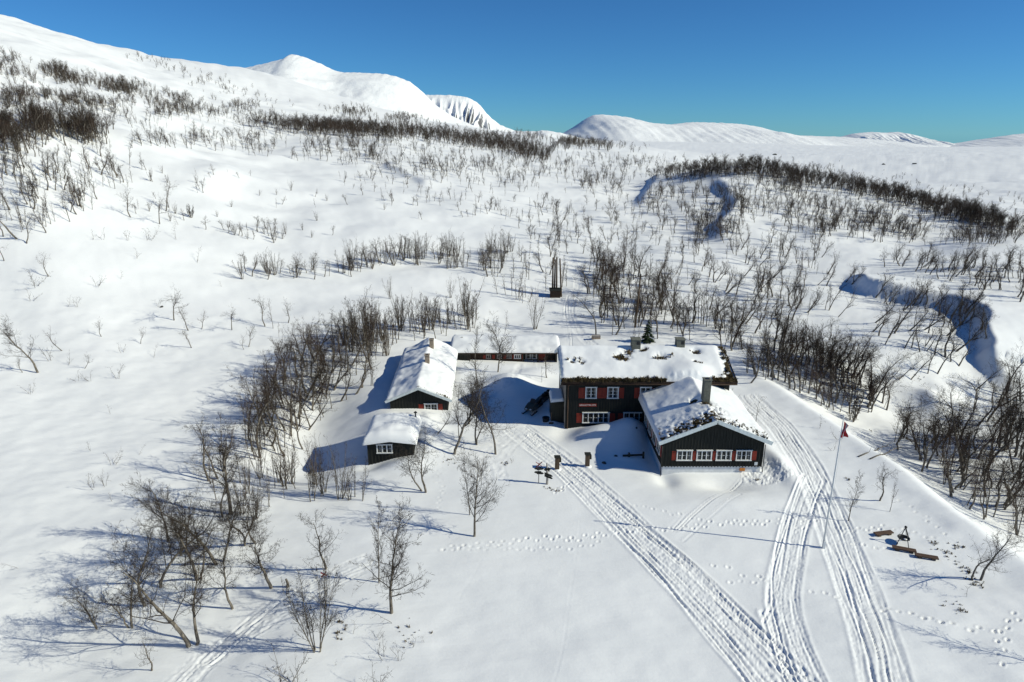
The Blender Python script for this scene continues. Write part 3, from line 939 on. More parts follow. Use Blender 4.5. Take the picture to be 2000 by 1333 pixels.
mb = MB(); mb.box(-OV, MW + OV, -OV - .05, -OV, float(main_roof_z(0, -OV)) - .14, float(main_roof_z(0, -OV)) + .17); mb.obj('eave_board', M_BROWNWOOD, main)
for xx in (-OV - .05, MW + OV):
    for sgn in (-1, 1):
        a = (xx + .025, MD / 2, RZ + .13); b = (xx + .025, MD / 2 + sgn * (MD / 2 + OV), RZ + .13 - SLOPE * (MD / 2 + OV))
        mb = MB(); mb.bar(a, b, .05, .34); mb.obj('bargeboard', M_TRIM if xx < 0 else M_BROWNWOOD, main)
chimney(main, CH1[0], CH1[1] - .1, RZ - .3, RZ + 1.35, .9, .9, M_CONC, True)
chimney(main, CH2[0], CH2[1] + .1, RZ - .3, RZ + 1.3, .85, .85, M_CONC, True)
# upper windows: (1134,1168), (1226,1261) in the photo
for k, (u0, u1) in enumerate(((2.0, 2.95), (4.15, 5.10), (7.35, 8.30), (9.5, 10.45))):
    window(main, F, u0, u1, 3.15, 4.2, 2, 3, .55 if k < 2 else .25)
for u0, u1 in ((1.25, 1.88), (3.07, 3.54), (3.56, 4.03), (5.22, 5.72), (6.72, 7.23), (8.42, 8.9), (8.92, 9.38), (10.57, 11.1)):
    shutter(main, F, u0, u1, 3.1, 4.2)
window(main, F, 1.78, 4.30, .52, 1.5, 5, 2, .12)
window(main, F, 5.85, 8.35, .52, 1.5, 5, 2, .2)
for u0, u1 in ((1.1, 1.66), (4.42, 4.95), (5.2, 5.73)):
    shutter(main, F, u0, u1, .48, 1.5)
sg = MB(); fbox(sg, F, 1.32, 3.08, 2.22, 2.52, .03, .06); sign = sg.obj('sign', M_RED, main)
def text_mesh(body, size, width):
    cu = bpy.data.curves.new('lettering', 'FONT')
    cu.body = body; cu.size = size; cu.extrude = .004; cu.align_x = 'CENTER'; cu.align_y = 'CENTER'
    o = bpy.data.objects.new('lettering_source', cu); COL.objects.link(o)
    dg = bpy.context.evaluated_depsgraph_get()
    me = bpy.data.meshes.new_from_object(o.evaluated_get(dg))
    bpy.data.objects.remove(o)
    xs = [v.co.x for v in me.vertices]
    s = width / (max(xs) - min(xs))
    for v in me.vertices:
        v.co.x *= s
    me.materials.clear(); me.materials.append(M_WHITE)
    return me
link('lettering', text_mesh('NEDALSHYTTEN', .21, 1.16), sign, loc=(1.96, -.066, 2.37), rot=(R(90), 0, 0))
link('lettering', text_mesh('MTS', .21, .36), sign, loc=(2.82, -.066, 2.37), rot=(R(90), 0, 0))
mb = MB(); mb.tube([(.42, -.42, EZ - .25), (.22, -.09, EZ - .55), (.22, -.09, -.9)], .05, 8); mb.obj('downpipe', M_WARMWOOD, main, smooth=True)
mb = MB(); mb.tube([(-OV, -OV - .1, float(main_roof_z(0, -OV)) - .1), (MW + OV, -OV - .1, float(main_roof_z(0, -OV)) - .1)], .06, 8); mb.obj('gutter', M_BROWNWOOD, main, smooth=True)
# two narrow windows high on the grey gable
for u0 in (3.55, 4.75):
    window(main, FL, u0, u0 + .5, 4.6, 5.3, 1, 2, 0, M_GREYWOOD)
# lean-to by the grey gable
pz = 2.05
mb = MB(); mb.box(-1.35, -.04, 1.2, 3.9, -.8, pz); por = mb.obj('lean_to', M_TAR, main)
mb = MB(); mb.hexa([(-1.5, 1.05, pz + .001), (-.035, 1.05, pz + .15), (-.035, 4.05, pz + .15), (-1.5, 4.05, pz + .001), (-1.5, 1.05, pz + .09), (-.035, 1.05, pz + .24), (-.035, 4.05, pz + .24), (-1.5, 4.05, pz + .09)]); mb.obj('roof_board', M_TAR, por)
snow_cover(por, -1.42, -.06, 1.12, 3.98, lambda l, w: pz + .17 + .1 * (l + 1.4), lambda l, w: .28 + 0 * l, 'x', .1, .2)

# ---- annex with the gable towards the camera
AX, AY = 12.95, 51.7
AW, AD = 8.6, 9.28
annex = thing('lodge_annex', (AX, AY, 0), 'single storey black annex with gable front, four white windows and red shutters', 'annex')
AE, AR = 3.05, 4.85
AS = (AR - AE) / (AW / 2)
gp = [(0, .55), (AW, .55), (AW, AE), (AW / 2, AR - .04), (0, AE)]
mb = MB(); mb.prism(gp, 'y', 0, .2); mb.obj('gable_wall', M_TAR, annex)
mb = MB(); mb.box(0, .2, .2, AD, .55, AE - .03); mb.obj('side_wall', M_TAR, annex)
mb = MB(); mb.box(AW - .2, AW, .2, AD, .55, AE - .03); mb.obj('side_wall', M_TAR, annex)
mb = MB(); mb.box(.06, AW - .06, .06, AD, -1.2, .545); mb.obj('foundation', M_FOUND, annex)
FA = fr('front', 0, 0); FAL = fr('left', 0, 0); FAR = fr('right', AW, 0)
atop = lambda u: AE + AS * min(u, AW - u) - .05
battens(annex, FA, .03, AW - .03, .5, atop, M_TAR, .265, .055)
battens(annex, FAL, .05, AD - .1, .5, lambda u: AE - .05, M_TAR)
battens(annex, FAR, .05, AD - .1, .5, lambda u: AE - .05, M_TAR)
for k, u0 in enumerate((1.28, 2.98, 4.66, 6.38)):
    window(annex, FA, u0, u0 + 1.16, 1.20, 2.02, 3, 2, .6 if k == 2 else .4)
for u0, u1 in ((.78, 1.15), (2.56, 2.86), (4.27, 4.54), (5.95, 6.26), (7.66, 8.06)):
    shutter(annex, FA, u0, u1, 1.16, 2.02)
for u0 in (.95, 2.85, 4.75, 6.65):
    window(annex, FAL, u0, u0 + 1.15, 1.25, 2.3, 2, 2, .3)
for u0, u1 in ((.3, .83), (2.22, 2.73), (4.12, 4.63), (6.02, 6.53)):
    shutter(annex, FAL, u0, u1, 1.2, 2.3)
AO = .45
slab(annex, -AO, AD + 2.0, -AO, AW + AO, AW / 2, AR + .12, AS, .12, M_TAR, 'y')
def arz(l, w):
    return AR + .12 - AS * np.abs(w - AW / 2)
snow_cover(annex, -AO + .04, AD + 2.0, -AO + .04, AW + AO - .04, arz, lambda l, w: .12 + .04 * fbm(l / .5, w / .5, 61, 3), 'y', .14, .1, M_TURF, 'turf')
def annex_snow(l, w):
    t = .24 + .08 * fbm(l / 2.4, w / 2.2, 15, 2) + .022 * fbm(l / .7, w / .7, 18, 3)
    t = t + .26 * sstep(3.6, 8.0, l) - .30 * sstep(8.2, 9.8, l) * np.exp(-((w - AW / 2) / 1.6) ** 2) + .08 * np.exp(-((w - AW / 2) / 1.1) ** 2) * sstep(4, 8, l)
    lw = w / AW
    t = t - sstep(4.2, .2, l) * (.15 + .10 * fbm(l / .45, w / .45, 63, 3)) * sstep(.80, .45, lw)
    t = t - sstep(.9, -.3, l) * (.07 + .22 * fbm(l / .4, w / .4, 64, 3)) * sstep(1.05, .5, lw)
    for cx, cy, rr, s in ((3.3, 4.5, .5, .5), (1.6, 4.7, .5, .16), (2.4, 5.4, .6, .1), (4.3, 3.5, .45, .45), (.4, 3.2, .6, .16), (.5, 1.6, .5, .2), (1.0, 4.0, .6, .2)):
        b = np.exp(-(((l - cx) / rr) ** 2 + ((w - cy) / rr) ** 2))
        t = t - b * (s + .3 * fbm(l / .3, w / .3, 65, 2))
    t = t - sstep(.6, 0, AW + AO - w) * (.06 + .12 * fbm(l / .4, w / .4, 66, 3)) * sstep(6, 2, l)
    return t
def atz(l, w):
    return arz(l, w) + .12
snow_cover(annex, -AO + .06, AD + 1.3, -AO - .04, AW + AO + .03, atz, annex_snow, 'y', .10, .3)
r = random.Random(9)
tp = []
for _ in range(230):
    l = -AO + .05 + abs(r.gauss(0, .8)); w = r.uniform(-.3, AW + .3)
    if w > AW * .62 and l > .5 and r.random() < .8: continue
    tp.append((w, l))
tp += [(4.4 + r.gauss(0, .4), 3.2 + r.gauss(0, .4)) for _ in range(30)]
tufts(annex, [(w, l, float(atz(l, w)) + max(0.0, float(annex_snow(np.array([l]), np.array([w]))[0])) * .6 - .02) for w, l in tp], M_TUFT, 13, .17)
for sgn in (-1, 1):
    a = (AW / 2, -AO - .03, AR + .10); b = (AW / 2 + sgn * (AW / 2 + AO + .06), -AO - .03, AR + .10 - AS * (AW / 2 + AO + .06))
    mb = MB(); mb.bar(a, b, .06, .34); mb.obj('bargeboard', M_TRIM, annex)
chimney(annex, AW / 2 + .1, 3.75, AR - .3, AR + 2.3, .62, .7, M_CONC, False, True)
mb = MB(); fbox(mb, FA, 7.95, 8.22, .68, .98, .03, .07); mb.obj('vent', M_GREYPAINT, annex, bevel=.01)
mb = MB(); fbox(mb, FA, 6.75, 7.2, .12, .38, -.03, .05); mb.obj('hatch', M_ORANGE, annex, bevel=.01)
mb = MB(); mb.tube([(-.1, -.1, AE - .4), (-.1, -.1, -.6)], .035, 6); mb.obj('downpipe', M_BLACK, annex, smooth=True)
mb = MB(); mb.tube([(AW + .1, -.08, AE - .4), (AW + .1, -.08, -.6)], .035, 6); mb.obj('downpipe', M_BLACK, annex, smooth=True)

# ---- long left cabin, gable to the camera, thick snow roof
LX, LY = -12.75, 64.6
LW, LD = 6.0, 15.4
lcab = thing('cabin', (LX, LY, 0), 'long low black cabin with one red shuttered gable window and two roof chimneys', 'cabin', rotz=R(2.2))
LE, LR = 1.45, 2.72
LS = (LR - LE) / (LW / 2)
gp = [(0, -1.4), (LW, -1.4), (LW, LE), (LW / 2, LR - .04), (0, LE)]
mb = MB(); mb.prism(gp, 'y', 0, .2); mb.obj('gable_wall', M_TAR, lcab)
mb = MB(); mb.prism(gp, 'y', LD - .2, LD); mb.obj('gable_wall', M_TAR, lcab)
for x0 in (0, LW - .2):
    mb = MB(); mb.box(x0, x0 + .2, .2, LD - .2, -1.4, LE - .03); mb.obj('side_wall', M_TAR, lcab)
FC = fr('front', 0, 0)
battens(lcab, FC, .03, LW - .03, -1.3, lambda u: LE + LS * min(u, LW - u) - .05, M_TAR, .3, .06)
battens(lcab, fr('right', LW, 0), .05, LD - .05, -1.3, lambda u: LE - .05, M_TAR, .3, .06)
window(lcab, FC, 3.62, 4.86, -.22, .88, 2, 3, .75)
shutter(lcab, FC, 2.95, 3.48, -.25, .9); shutter(lcab, FC, 5.0, 5.45, -.25, .9)
LO = .4
slab(lcab, -LO, LD + LO, -LO, LW + LO, LW / 2, LR + .12, LS, .13, M_TAR, 'y')
def lrz(l, w):
    return LR + .12 - LS * np.abs(w - LW / 2)
def lsn(l, w):
    return .62 + .22 * fbm(l / 3.5, w / 2.6, 25, 3) - .42 * sstep(2.0, -.4, l) + .03 * fbm(l / .6, w / .6, 27, 2) + .10 * np.sin(l * .9 + 1) * sstep(5.5, 3, w) - .15 * sstep(1.5, -.4, LW - w + 0.3)
snow_cover(lcab, -LO + .02, LD + LO, -LO - .05, LW + LO + .05, lrz, lsn, 'y', .15, .6)
for sgn in (-1, 1):
    a = (LW / 2, -LO - .03, LR + .10); b = (LW / 2 + sgn * (LW / 2 + LO + .06), -LO - .03, LR + .10 - LS * (LW / 2 + LO + .06))
    mb = MB(); mb.bar(a, b, .06, .28); mb.obj('bargeboard', M_TRIM, lcab)
chimney(lcab, 3.45, 6.2, LR - .4, LR + 1.55, .5, .55, M_TANSTONE, False, True)
chimney(lcab, 3.45, 12.6, LR - .4, LR + 1.4, .5, .55, M_TANSTONE, False, True)
r = random.Random(3)
tufts(lcab, [(w, -.25 + abs(r.gauss(0, .12)), float(lrz(0, w)) + .14) for w in [r.uniform(2.8, 6.2) for _ in range(40)]], M_TUFT, 5, .12)

# ---- back cabin across the courtyard
BX, BY = -7.6, 81.0
BW, BD = 13.4, 6.0
bcab = thing('cabin', (BX, BY, 0), 'long black cabin across the courtyard with small white windows under a wide snow roof', 'cabin')
BE, BR = 1.28, 1.95
BS = (BR - BE) / (BD / 2)
mb = MB(); mb.box(2.2, BW - 4.4, 0, .2, -1.5, BE - .03); mb.obj('front_wall', M_BROWNWOOD, bcab)
mb = MB(); mb.box(BW - 4.4, BW, 1.0, 1.2, -1.5, BE + .15); mb.obj('porch_wall', M_TAR, bcab)
mb = MB(); mb.box(-.2, 2.2, -.6, -.42, -1.6, BE - .1); mb.obj('plank_screen', M_TAR, bcab)
gp = [(0, -1.5), (BD, -1.5), (BD, BE), (BD / 2, BR - .04), (0, BE)]
mb = MB(); mb.prism(gp, 'x', 0, .2); mb.obj('gable_wall', M_TAR, bcab)
mb = MB(); mb.prism(gp, 'x', BW - .2, BW); mb.obj('gable_wall', M_BROWNWOOD, bcab)
mb = MB(); mb.box(0.2, BW - .2, BD - .2, BD, -1.5, BE - .03); mb.obj('back_wall', M_TAR, bcab)
FB = fr('front', 0, 0)
battens(bcab, FB, 2.25, BW - 4.45, -1.4, lambda u: BE - .05, M_BROWNWOOD, .3, .06)
battens(bcab, fr('front', 0, -.6), -.2, 2.2, -1.5, lambda u: BE - .12, M_TAR, .3, .08)
for u0 in (4.35, 5.75, 7.0):
    window(bcab, FB, u0, u0 + .45, .50, .88, 2, 1, .3, M_GREYWOOD)
window(bcab, FB, 7.95, 8.65, .48, .90, 3, 1, .1)
for u0, u1 in ((3.85, 4.22), (5.05, 5.4), (6.5, 6.87), (7.66, 7.85), (8.86, 8.98)):
    shutter(bcab, FB, u0, u1, .4, .92)
FP = fr('front', 0, 1.0)
mb = MB(); fbox(mb, FP, BW - 2.35, BW - 1.5, -.8, 1.15, .002, .07); dr = mb.obj('door', M_RED, bcab, bevel=.01)
mb = MB(); fbox(mb, FP, BW - 1.62, BW - 1.56, .1, .22, .071, .12); mb.obj('handle', M_STEEL, dr)
window(bcab, FP, BW - 3.95, BW - 3.45, .1, .95, 1, 2, .6)
window(bcab, FP, BW - 3.15, BW - 2.65, .1, .8, 1, 2, .6)
for u in (BW - 4.3, BW - 2.45, BW - .12):
    mb = MB(); mb.box(u - .07, u + .07, -.02, .12, -1.5, BE - .02); mb.obj('porch_post', M_TAR, bcab)
slab(bcab, -.4, BW + .4, -.45, BD + .4, BD / 2, BR + .12, BS, .14, M_BROWNWOOD, 'x')
def brz(l, w):
    return BR + .12 - BS * np.abs(w - BD / 2)
snow_cover(bcab, -.4, BW + .42, -.42, BD + .4, brz, lambda l, w: .46 + .13 * fbm(l / 3, w / 2.5, 91, 3) - .18 * sstep(.6, -.4, w) * (1 + .6 * fbm(l / 1.2, w, 92, 2)), 'x', .16, .4)
chimney(bcab, 1.0, 2.6, BR - .2, BR + .55, .45, .45, M_WHITE, False, False, 'snowy_vent')

# ---- small hut
HX, HY = -13.0, 54.3
HW, HD = 4.1, 4.4
hut = thing('hut', (HX, HY, 0), 'small black hut with white six pane window under a thick rounded snow cap', 'hut', rotz=R(2))
mb = MB(); mb.box(0, HW, 0, HD, -1.2, 1.62); mb.obj('wall', M_TAR, hut)
FH = fr('front', 0, 0)
battens(hut, FH, .03, HW - .03, -1.1, lambda u: 1.6, M_TAR, .3, .06)
battens(hut, fr('right', HW, 0), .05, HD - .05, -1.1, lambda u: 1.6, M_TAR, .3, .06)
window(hut, FH, .9, 2.15, .55, 1.28, 3, 2, .8)
def hrz(l, w):
    return 1.95 - .17 * np.abs(l - HW / 2) + .04 * w
slab(hut, -.3, HD + .3, -.3, HW + .3, HW / 2, 1.9, .13, .12, M_TAR, 'y')
snow_cover(hut, -.36, HW + .36, -.36, HD + .36, lambda l, w: 1.86 - .13 * np.abs(l - HW / 2), lambda l, w: .78 + .1 * fbm(l / 1.6, w / 1.6, 71, 2), 'x', .12, .75)
mb = MB(); mb.tube([(HW - .12, HD - .6, 1.7), (HW - .12, HD - .6, 2.75)], .06, 8); pp = mb.obj('stove_pipe', M_DARKSTEEL, hut, smooth=True)
mb = MB(); mb.lathe([(.01, .16), (.17, .03), (.17, 0), (.01, 0)], (HW - .12, HD - .6, 2.75), 10); mb.obj('cap', M_DARKSTEEL, pp)

# ------------------------------------------------------------------ small things
def at(px, py):
    h = hit(px, py)
    return (float(h[0]), float(h[1]), float(h[2]))

# flagpole and flag
p = at(1607, 1070)
fp = thing('flagpole', p, 'tall white flagpole beside the snowmobile track', 'flagpole')
mb = MB(); mb.tube([(0, 0, -.4), (0, 0, 5), (0, 0, 10.0)], [.065, .052, .03], 10); mb.obj('pole', M_GREYPAINT, fp, smooth=True)
mb = MB(); mb.lathe([(.005, .16), (.06, .12), (.08, .05), (.05, 0), (.005, -.02)], (0, 0, 10.03), 10); mb.obj('finial', M_WHITE, fp, smooth=True)
mb = MB(); mb.box(-.10, .10, -.17, -.09, -.3, .6); mb.obj('base_bracket', M_GREYPAINT, fp, bevel=.02)
mb = MB(); mb.tube([(.1, -.02, 1.1), (.12, -.02, 5), (.07, -.02, 9.9)], .008, 4); mb.obj('halyard', M_WHITE, fp)
def flag_pts(u, v):
    # limp pennant hanging from the top of the pole
    return (.06 + u * .34 + .08 * math.sin(v * 5 + u * 3), .08 * math.sin(u * 7 + v * 4), -v * (1.15 - .4 * u) - u * .38)
def cloth(u0, u1, v0, v1, n=8, off=0.0):
    mb = MB(); vs = []
    for i in range(n + 1):
        for j in range(n + 1):
            x, y, z = flag_pts(u0 + (u1 - u0) * i / n, v0 + (v1 - v0) * j / n)
            vs.append((x, y - off, z))
    mb.add(vs, [(i * (n + 1) + j, (i + 1) * (n + 1) + j, (i + 1) * (n + 1) + j + 1, i * (n + 1) + j + 1) for i in range(n) for j in range(n)])
    return mb
fl = thing('flag', (p[0], p[1], p[2] + 9.75), 'limp red flag with white and blue cross hanging at top of flagpole', 'flag')
cloth(0, 1, 0, 1).obj('cloth', M_CLOTHRED, fl, smooth=True)
cloth(.3, .5, 0, 1, 8, .012).obj('white_stripe', M_WHITE, fl, smooth=True)
cloth(.36, .44, 0, 1, 8, .018).obj('blue_stripe', M_CLOTHBLUE, fl, smooth=True)

# lantern posts
def lantern_post(px, py, label):
    p = at(px, py)
    t = thing('lantern_post', p, label, 'post', 'dark wooden posts beside the track')
    mb = MB(); mb.box(-.19, .19, -.17, .17, -.5, 1.18); mb.obj('post', M_POLE, t, bevel=.02)
    mb = MB(); mb.box(-.27, .27, -.25, .25, 1.181, 1.26); mb.obj('cap', M_TAR, t, bevel=.015)
    mb = MB(); mb.box(.191, .34, -.16, .16, .74, 1.12); mb.obj('side_box', M_TAR, t, bevel=.02)
    mb = MB(); mb.lathe([(.01, .09), (.24, .05), (.34, -.04), (.34, -.2), (.01, -.2)], (.05, 0, .02), 14); mb.obj('snow_collar', M_ROOFSNOW, t, smooth=True)
lantern_post(1088, 917, 'thick dark wooden post nearest the trail signs, on the left edge of the track')
lantern_post(1147, 911, 'thick dark wooden post across the track from the trail signs, nearer the annex')

# trail sign with red crosses
def cross(parent, c, s, mat=M_RED, yaw=0):
    for a in (-1, 1):
        mb = MB(); mb.bar((c[0] - s * a, c[1] - .02 * a, c[2] - s * .85), (c[0] + s * a, c[1] - .02 * a, c[2] + s * .85), .03, .11, (0, 1, 0)); mb.obj('cross_arm', mat, parent)
def arrow(parent, z, side, mat, y=-.05, tilt=0.0, ln=.62):
    mb = MB()
    x0, x1 = -.2, ln - .2
    poly = [(x0, -.09), (x1 - .13, -.09), (x1, 0), (x1 - .13, .09), (x0, .09)]
    poly = [(side * a, b + tilt * a) for a, b in poly]
    mb.prism([(a, z + b) for a, b in poly], 'y', y - .02, y + .02)
    return mb.obj('arrow_board', mat, parent)
p = at(1052, 944)
ts = thing('trail_sign', p, 'slim pole with red trail crosses and arrow boards left of the wooden fingerpost', 'trail sign', rotz=R(12))
mb = MB(); mb.tube([(0, 0, -.5), (0, 0, 1.85)], .035, 8); mb.obj('pole', M_GREYWOOD, ts, smooth=True)
cross(ts, (0, -.06, 1.78), .27)
arrow(ts, 1.42, -1, M_TAR, -.05); arrow(ts, 1.36, 1, M_DARKSTEEL, -.09); arrow(ts, 1.05, -1, M_TAR, -.05, .1); arrow(ts, .98, 1, M_TAR, -.09, -.15)
p = at(1068, 946)
ws = thing('fingerpost', p, 'rough leaning wooden fingerpost with short boards right of the red cross sign', 'signpost', rotz=R(-8))
mb = MB(); mb.tube([(0, 0, -.5), (.04, 0, .7), (.0, 0, 1.3), (-.03, 0, 1.95)], [.11, .10, .085, .05], 9); mb.obj('post', M_GREYWOOD, ws, smooth=True)
arrow(ws, 1.0, 1, M_TAR, -.12, -.35, .7); arrow(ws, .78, 1, M_TAR, -.10, -.35, .7)
arrow(ws, 1.45, 1, M_TAR, -.10, .1, .55); arrow(ws, 1.25, -1, M_TAR, .10, .1, .5)

# second cross marker in the grove
p = at(636, 1160)
tm = thing('trail_marker', p, 'thin trail pole with red cross among the foreground birches', 'trail marker', rotz=R(20))
mb = MB(); mb.tube([(0, 0, -.4), (0, 0, 2.4)], .025, 6); mb.obj('pole', M_GREYWOOD, tm, smooth=True)
cross(tm, (0, -.05, 1.5), .18)

# fire place: tripod, pan, three benches
p = at(1763, 1061)
tri = thing('tripod', p, 'black steel tripod standing over the fire pan in the snow', 'tripod')
apex = (0, 0, 1.3)
for a, rr in ((205, .85), (275, .8), (20, .8)):
    mb = MB(); mb.tube([apex, (rr * math.cos(R(a)), rr * math.sin(R(a)), -.25)], .028, 6); mb.obj('leg', M_DARKSTEEL, tri, smooth=True)
mb = MB(); mb.lathe([(.005, .1), (.08, .07), (.1, 0), (.07, -.08), (.005, -.1)], apex, 10); mb.obj('hub', M_DARKSTEEL, tri, smooth=True)
pan = thing('fire_pan', (p[0] - .02, p[1] - .02, p[2] + .42), 'round black fire pan hanging from the tripod', 'fire pan')
mb = MB(); mb.lathe([(.005, -.10), (.22, -.09), (.36, -.02), (.41, .05), (.38, .05), (.33, 0), (.2, -.06), (.005, -.07)], (0, 0, 0), 24); mb.obj('bowl', M_BLACK, pan, smooth=True)
mb = MB(); mb.lathe([(.005, -.01), (.08, -.02), (.13, -.06)], (.1, -.08, 0), 10); mb.obj('snow_patch', M_ROOFSNOW, pan, smooth=True)
for a in (20, 140, 260):
    mb = MB(); mb.tube([(.38 * math.cos(R(a)), .38 * math.sin(R(a)), .04), (.02, .02, .84)], .009, 4); mb.obj('chain', M_DARKSTEEL, pan)
def log_bench(pa, pb, label):
    a, b = Vector(at(*pa)), Vector(at(*pb))
    c = (a + b) / 2
    t = thing('plank_bench', tuple(c), label, 'bench', 'low plank benches round the fire pan')
    d = (b - a); ln = d.length / 2
    t.rotation_euler = (0, 0, math.atan2(d.y, d.x))
    mb = MB(); mb.box(-ln, ln, -.19, -.01, .12, .20); mb.obj('plank', M_WARMWOOD, t, bevel=.01)
    mb = MB(); mb.box(-ln, ln, .01, .19, .12, .20); mb.obj('plank', M_WARMWOOD, t, bevel=.01)
    for s in (-1, 1):
        mb = MB(); mb.box(s * (ln - .3) - .12, s * (ln - .3) + .12, -.18, .18, -.3, .118); mb.obj('leg', M_POLE, t)
log_bench((1708, 1047), (1742, 1042), 'short plank bench left of the fire tripod, farthest back')
log_bench((1742, 1072), (1789, 1080), 'plank bench just in front of the fire tripod, middle of the three')
log_bench((1786, 1087), (1832, 1094), 'plank bench nearest the camera at right of the fire tripod')

# snowmobile, cargo sled, tub, shovel in the shade of the lodge
p = (2.35, 65.6, G(2.35, 65.6))
sm = thing('snowmobile', p, 'dark snowmobile parked in the shade beside the lodge', 'snowmobile', rotz=R(152))
# local +y is forward
mb = MB(); mb.prism([(-.25, .28), (.45, .25), (1.25, .32), (1.45, .48), (1.2, .72), (.7, .92), (.35, .95), (-.1, .7)], 'x', -.48, .48); mb.obj('hood', M_OLIVE, sm, bevel=.04)
mb = MB(); mb.prism([(-1.5, .55), (.1, .55), (.1, .78), (-.5, .82), (-1.4, .92), (-1.55, .8)], 'x', -.22, .22); mb.obj('seat', M_BLACK, sm, bevel=.04)
mb = MB(); mb.prism([(-1.75, .18), (-1.6, .02), (-.1, .02), (.35, .25), (.2, .42), (-1.6, .42)], 'x', -.26, .26); mb.obj('track', M_RUBBER, sm, bevel=.02)
mb = MB(); mb.prism([(-1.75, .43), (.2, .43), (.2, .54), (-1.75, .54)], 'x', -.42, .42); mb.obj('running_board', M_BLACK, sm, bevel=.01)
mb = MB(); mb.hexa([(-.34, .42, .9), (.34, .42, .9), (.34, .46, .9), (-.34, .46, .9), (-.24, .15, 1.32), (.24, .15, 1.32), (.24, .18, 1.32), (-.24, .18, 1.32)]); mb.obj('windshield', M_DARKSTEEL, sm)
for s in (-1, 1):
    mb = MB(); mb.tube([(s * .52, .35, .03), (s * .52, 1.55, .03), (s * .52, 1.85, .22)], [.075, .075, .05], 6); k = mb.obj('ski', M_BLACK, sm)
    mb = MB(); mb.tube([(s * .52, .95, .06), (s * .36, .85, .42)], .035, 6); mb.obj('strut', M_STEEL, k)
    mb = MB(); mb.box(s * .25 - .1, s * .25 + .1, 1.30, 1.42, .5, .62); mb.obj('headlight', M_GREYPAINT, sm, bevel=.02)
mb = MB(); mb.tube([(-.4, -.05, 1.1), (0, .08, 1.05), (.4, -.05, 1.1)], .022, 6); mb.tube([(0, .08, 1.05), (0, .25, .85)], .03, 6); mb.obj('handlebar', M_BLACK, sm)
mb = MB()
for x in (-.3, .3): mb.bar((x, -1.95, .75), (x, -1.2, .75), .03, .03)
for y in (-1.9, -1.6, -1.3): mb.bar((-.3, y, .78), (.3, y, .78), .03, .03)
mb.obj('rear_rack', M_DARKSTEEL, sm)
q = (4.0 - .3, 68.6, G(3.7, 68.6))
cs = thing('cargo_sled', q, 'dark cargo sled with a load standing behind the snowmobile', 'sled', rotz=R(152))
mb = MB(); mb.prism([(-1.2, .12), (1.0, .12), (1.3, .4), (1.2, .46), (-1.2, .46)], 'x', -.42, .42); mb.obj('tub', M_BLACK, cs, bevel=.03)
for s in (-1, 1):
    mb = MB(); mb.bar((s * .34, -1.2, .04), (s * .34, 1.2, .04), .07, .08); mb.obj('runner', M_STEEL, cs)
mb = MB()
for k in range(6):
    x, y = rng.uniform(-.2, .2), rng.uniform(-.9, .8)
    mb.lathe([(.01, .45), (.2, .4), (.28, .2), (.24, 0)], (x, y, .35 + rng.uniform(0, .12)), 8)
mb.obj('load', M_RUBBER, cs, smooth=True)
p = at(1066, 823)
mb = MB(); mb.lathe([(.30, -.1), (.36, .38), (.38, .42), (.33, .42), (.27, .05), (.005, .03)], (0, 0, 0), 16)
o = mb.obj('tub', M_BLACK, None, smooth=True, label='round black tub standing in the shade by the lodge wall', category='tub'); o.location = p
p = at(1076, 829)
sh = thing('snow_shovel', p, 'snow shovel stuck upright in the shaded snow by the black tub', 'shovel')
mb = MB(); mb.tube([(0, 0, -.1), (0.02, 0, 1.25)], .022, 6); mb.obj('shaft', M_WARMWOOD, sh)
mb = MB(); mb.bar((-.13, 0, 1.27), (.17, 0, 1.27), .04, .04); mb.obj('grip', M_BLACK, sh)
mb = MB(); mb.hexa([(-.2, -.05, -.25), (.24, -.05, -.25), (.24, -.02, -.25), (-.2, -.02, -.25), (-.22, .06, .2), (.26, .06, .2), (.26, .09, .2), (-.22, .09, .2)]); mb.obj('blade', M_DARKSTEEL, sh)

# antenna pole in the courtyard
p = at(1058, 747)
an = thing('antenna_mast', p, 'thin mast with a small antenna standing in the courtyard snow', 'antenna')
mb = MB(); mb.tube([(0, 0, -.5), (0, 0, 2.0)], .025, 6); mb.obj('mast', M_STEEL, an, smooth=True)
mb = MB(); mb.bar((-.1, 0, 1.75), (.9, .15, 1.75), .025, .025); bo = mb.obj('boom', M_STEEL, an)
for k in range(5):
    mb = MB(); x = .05 + .2 * k; mb.bar((x, .15 * x - .22, 1.78), (x, .15 * x + .22, 1.78), .02, .02); mb.obj('element', M_STEEL, bo)

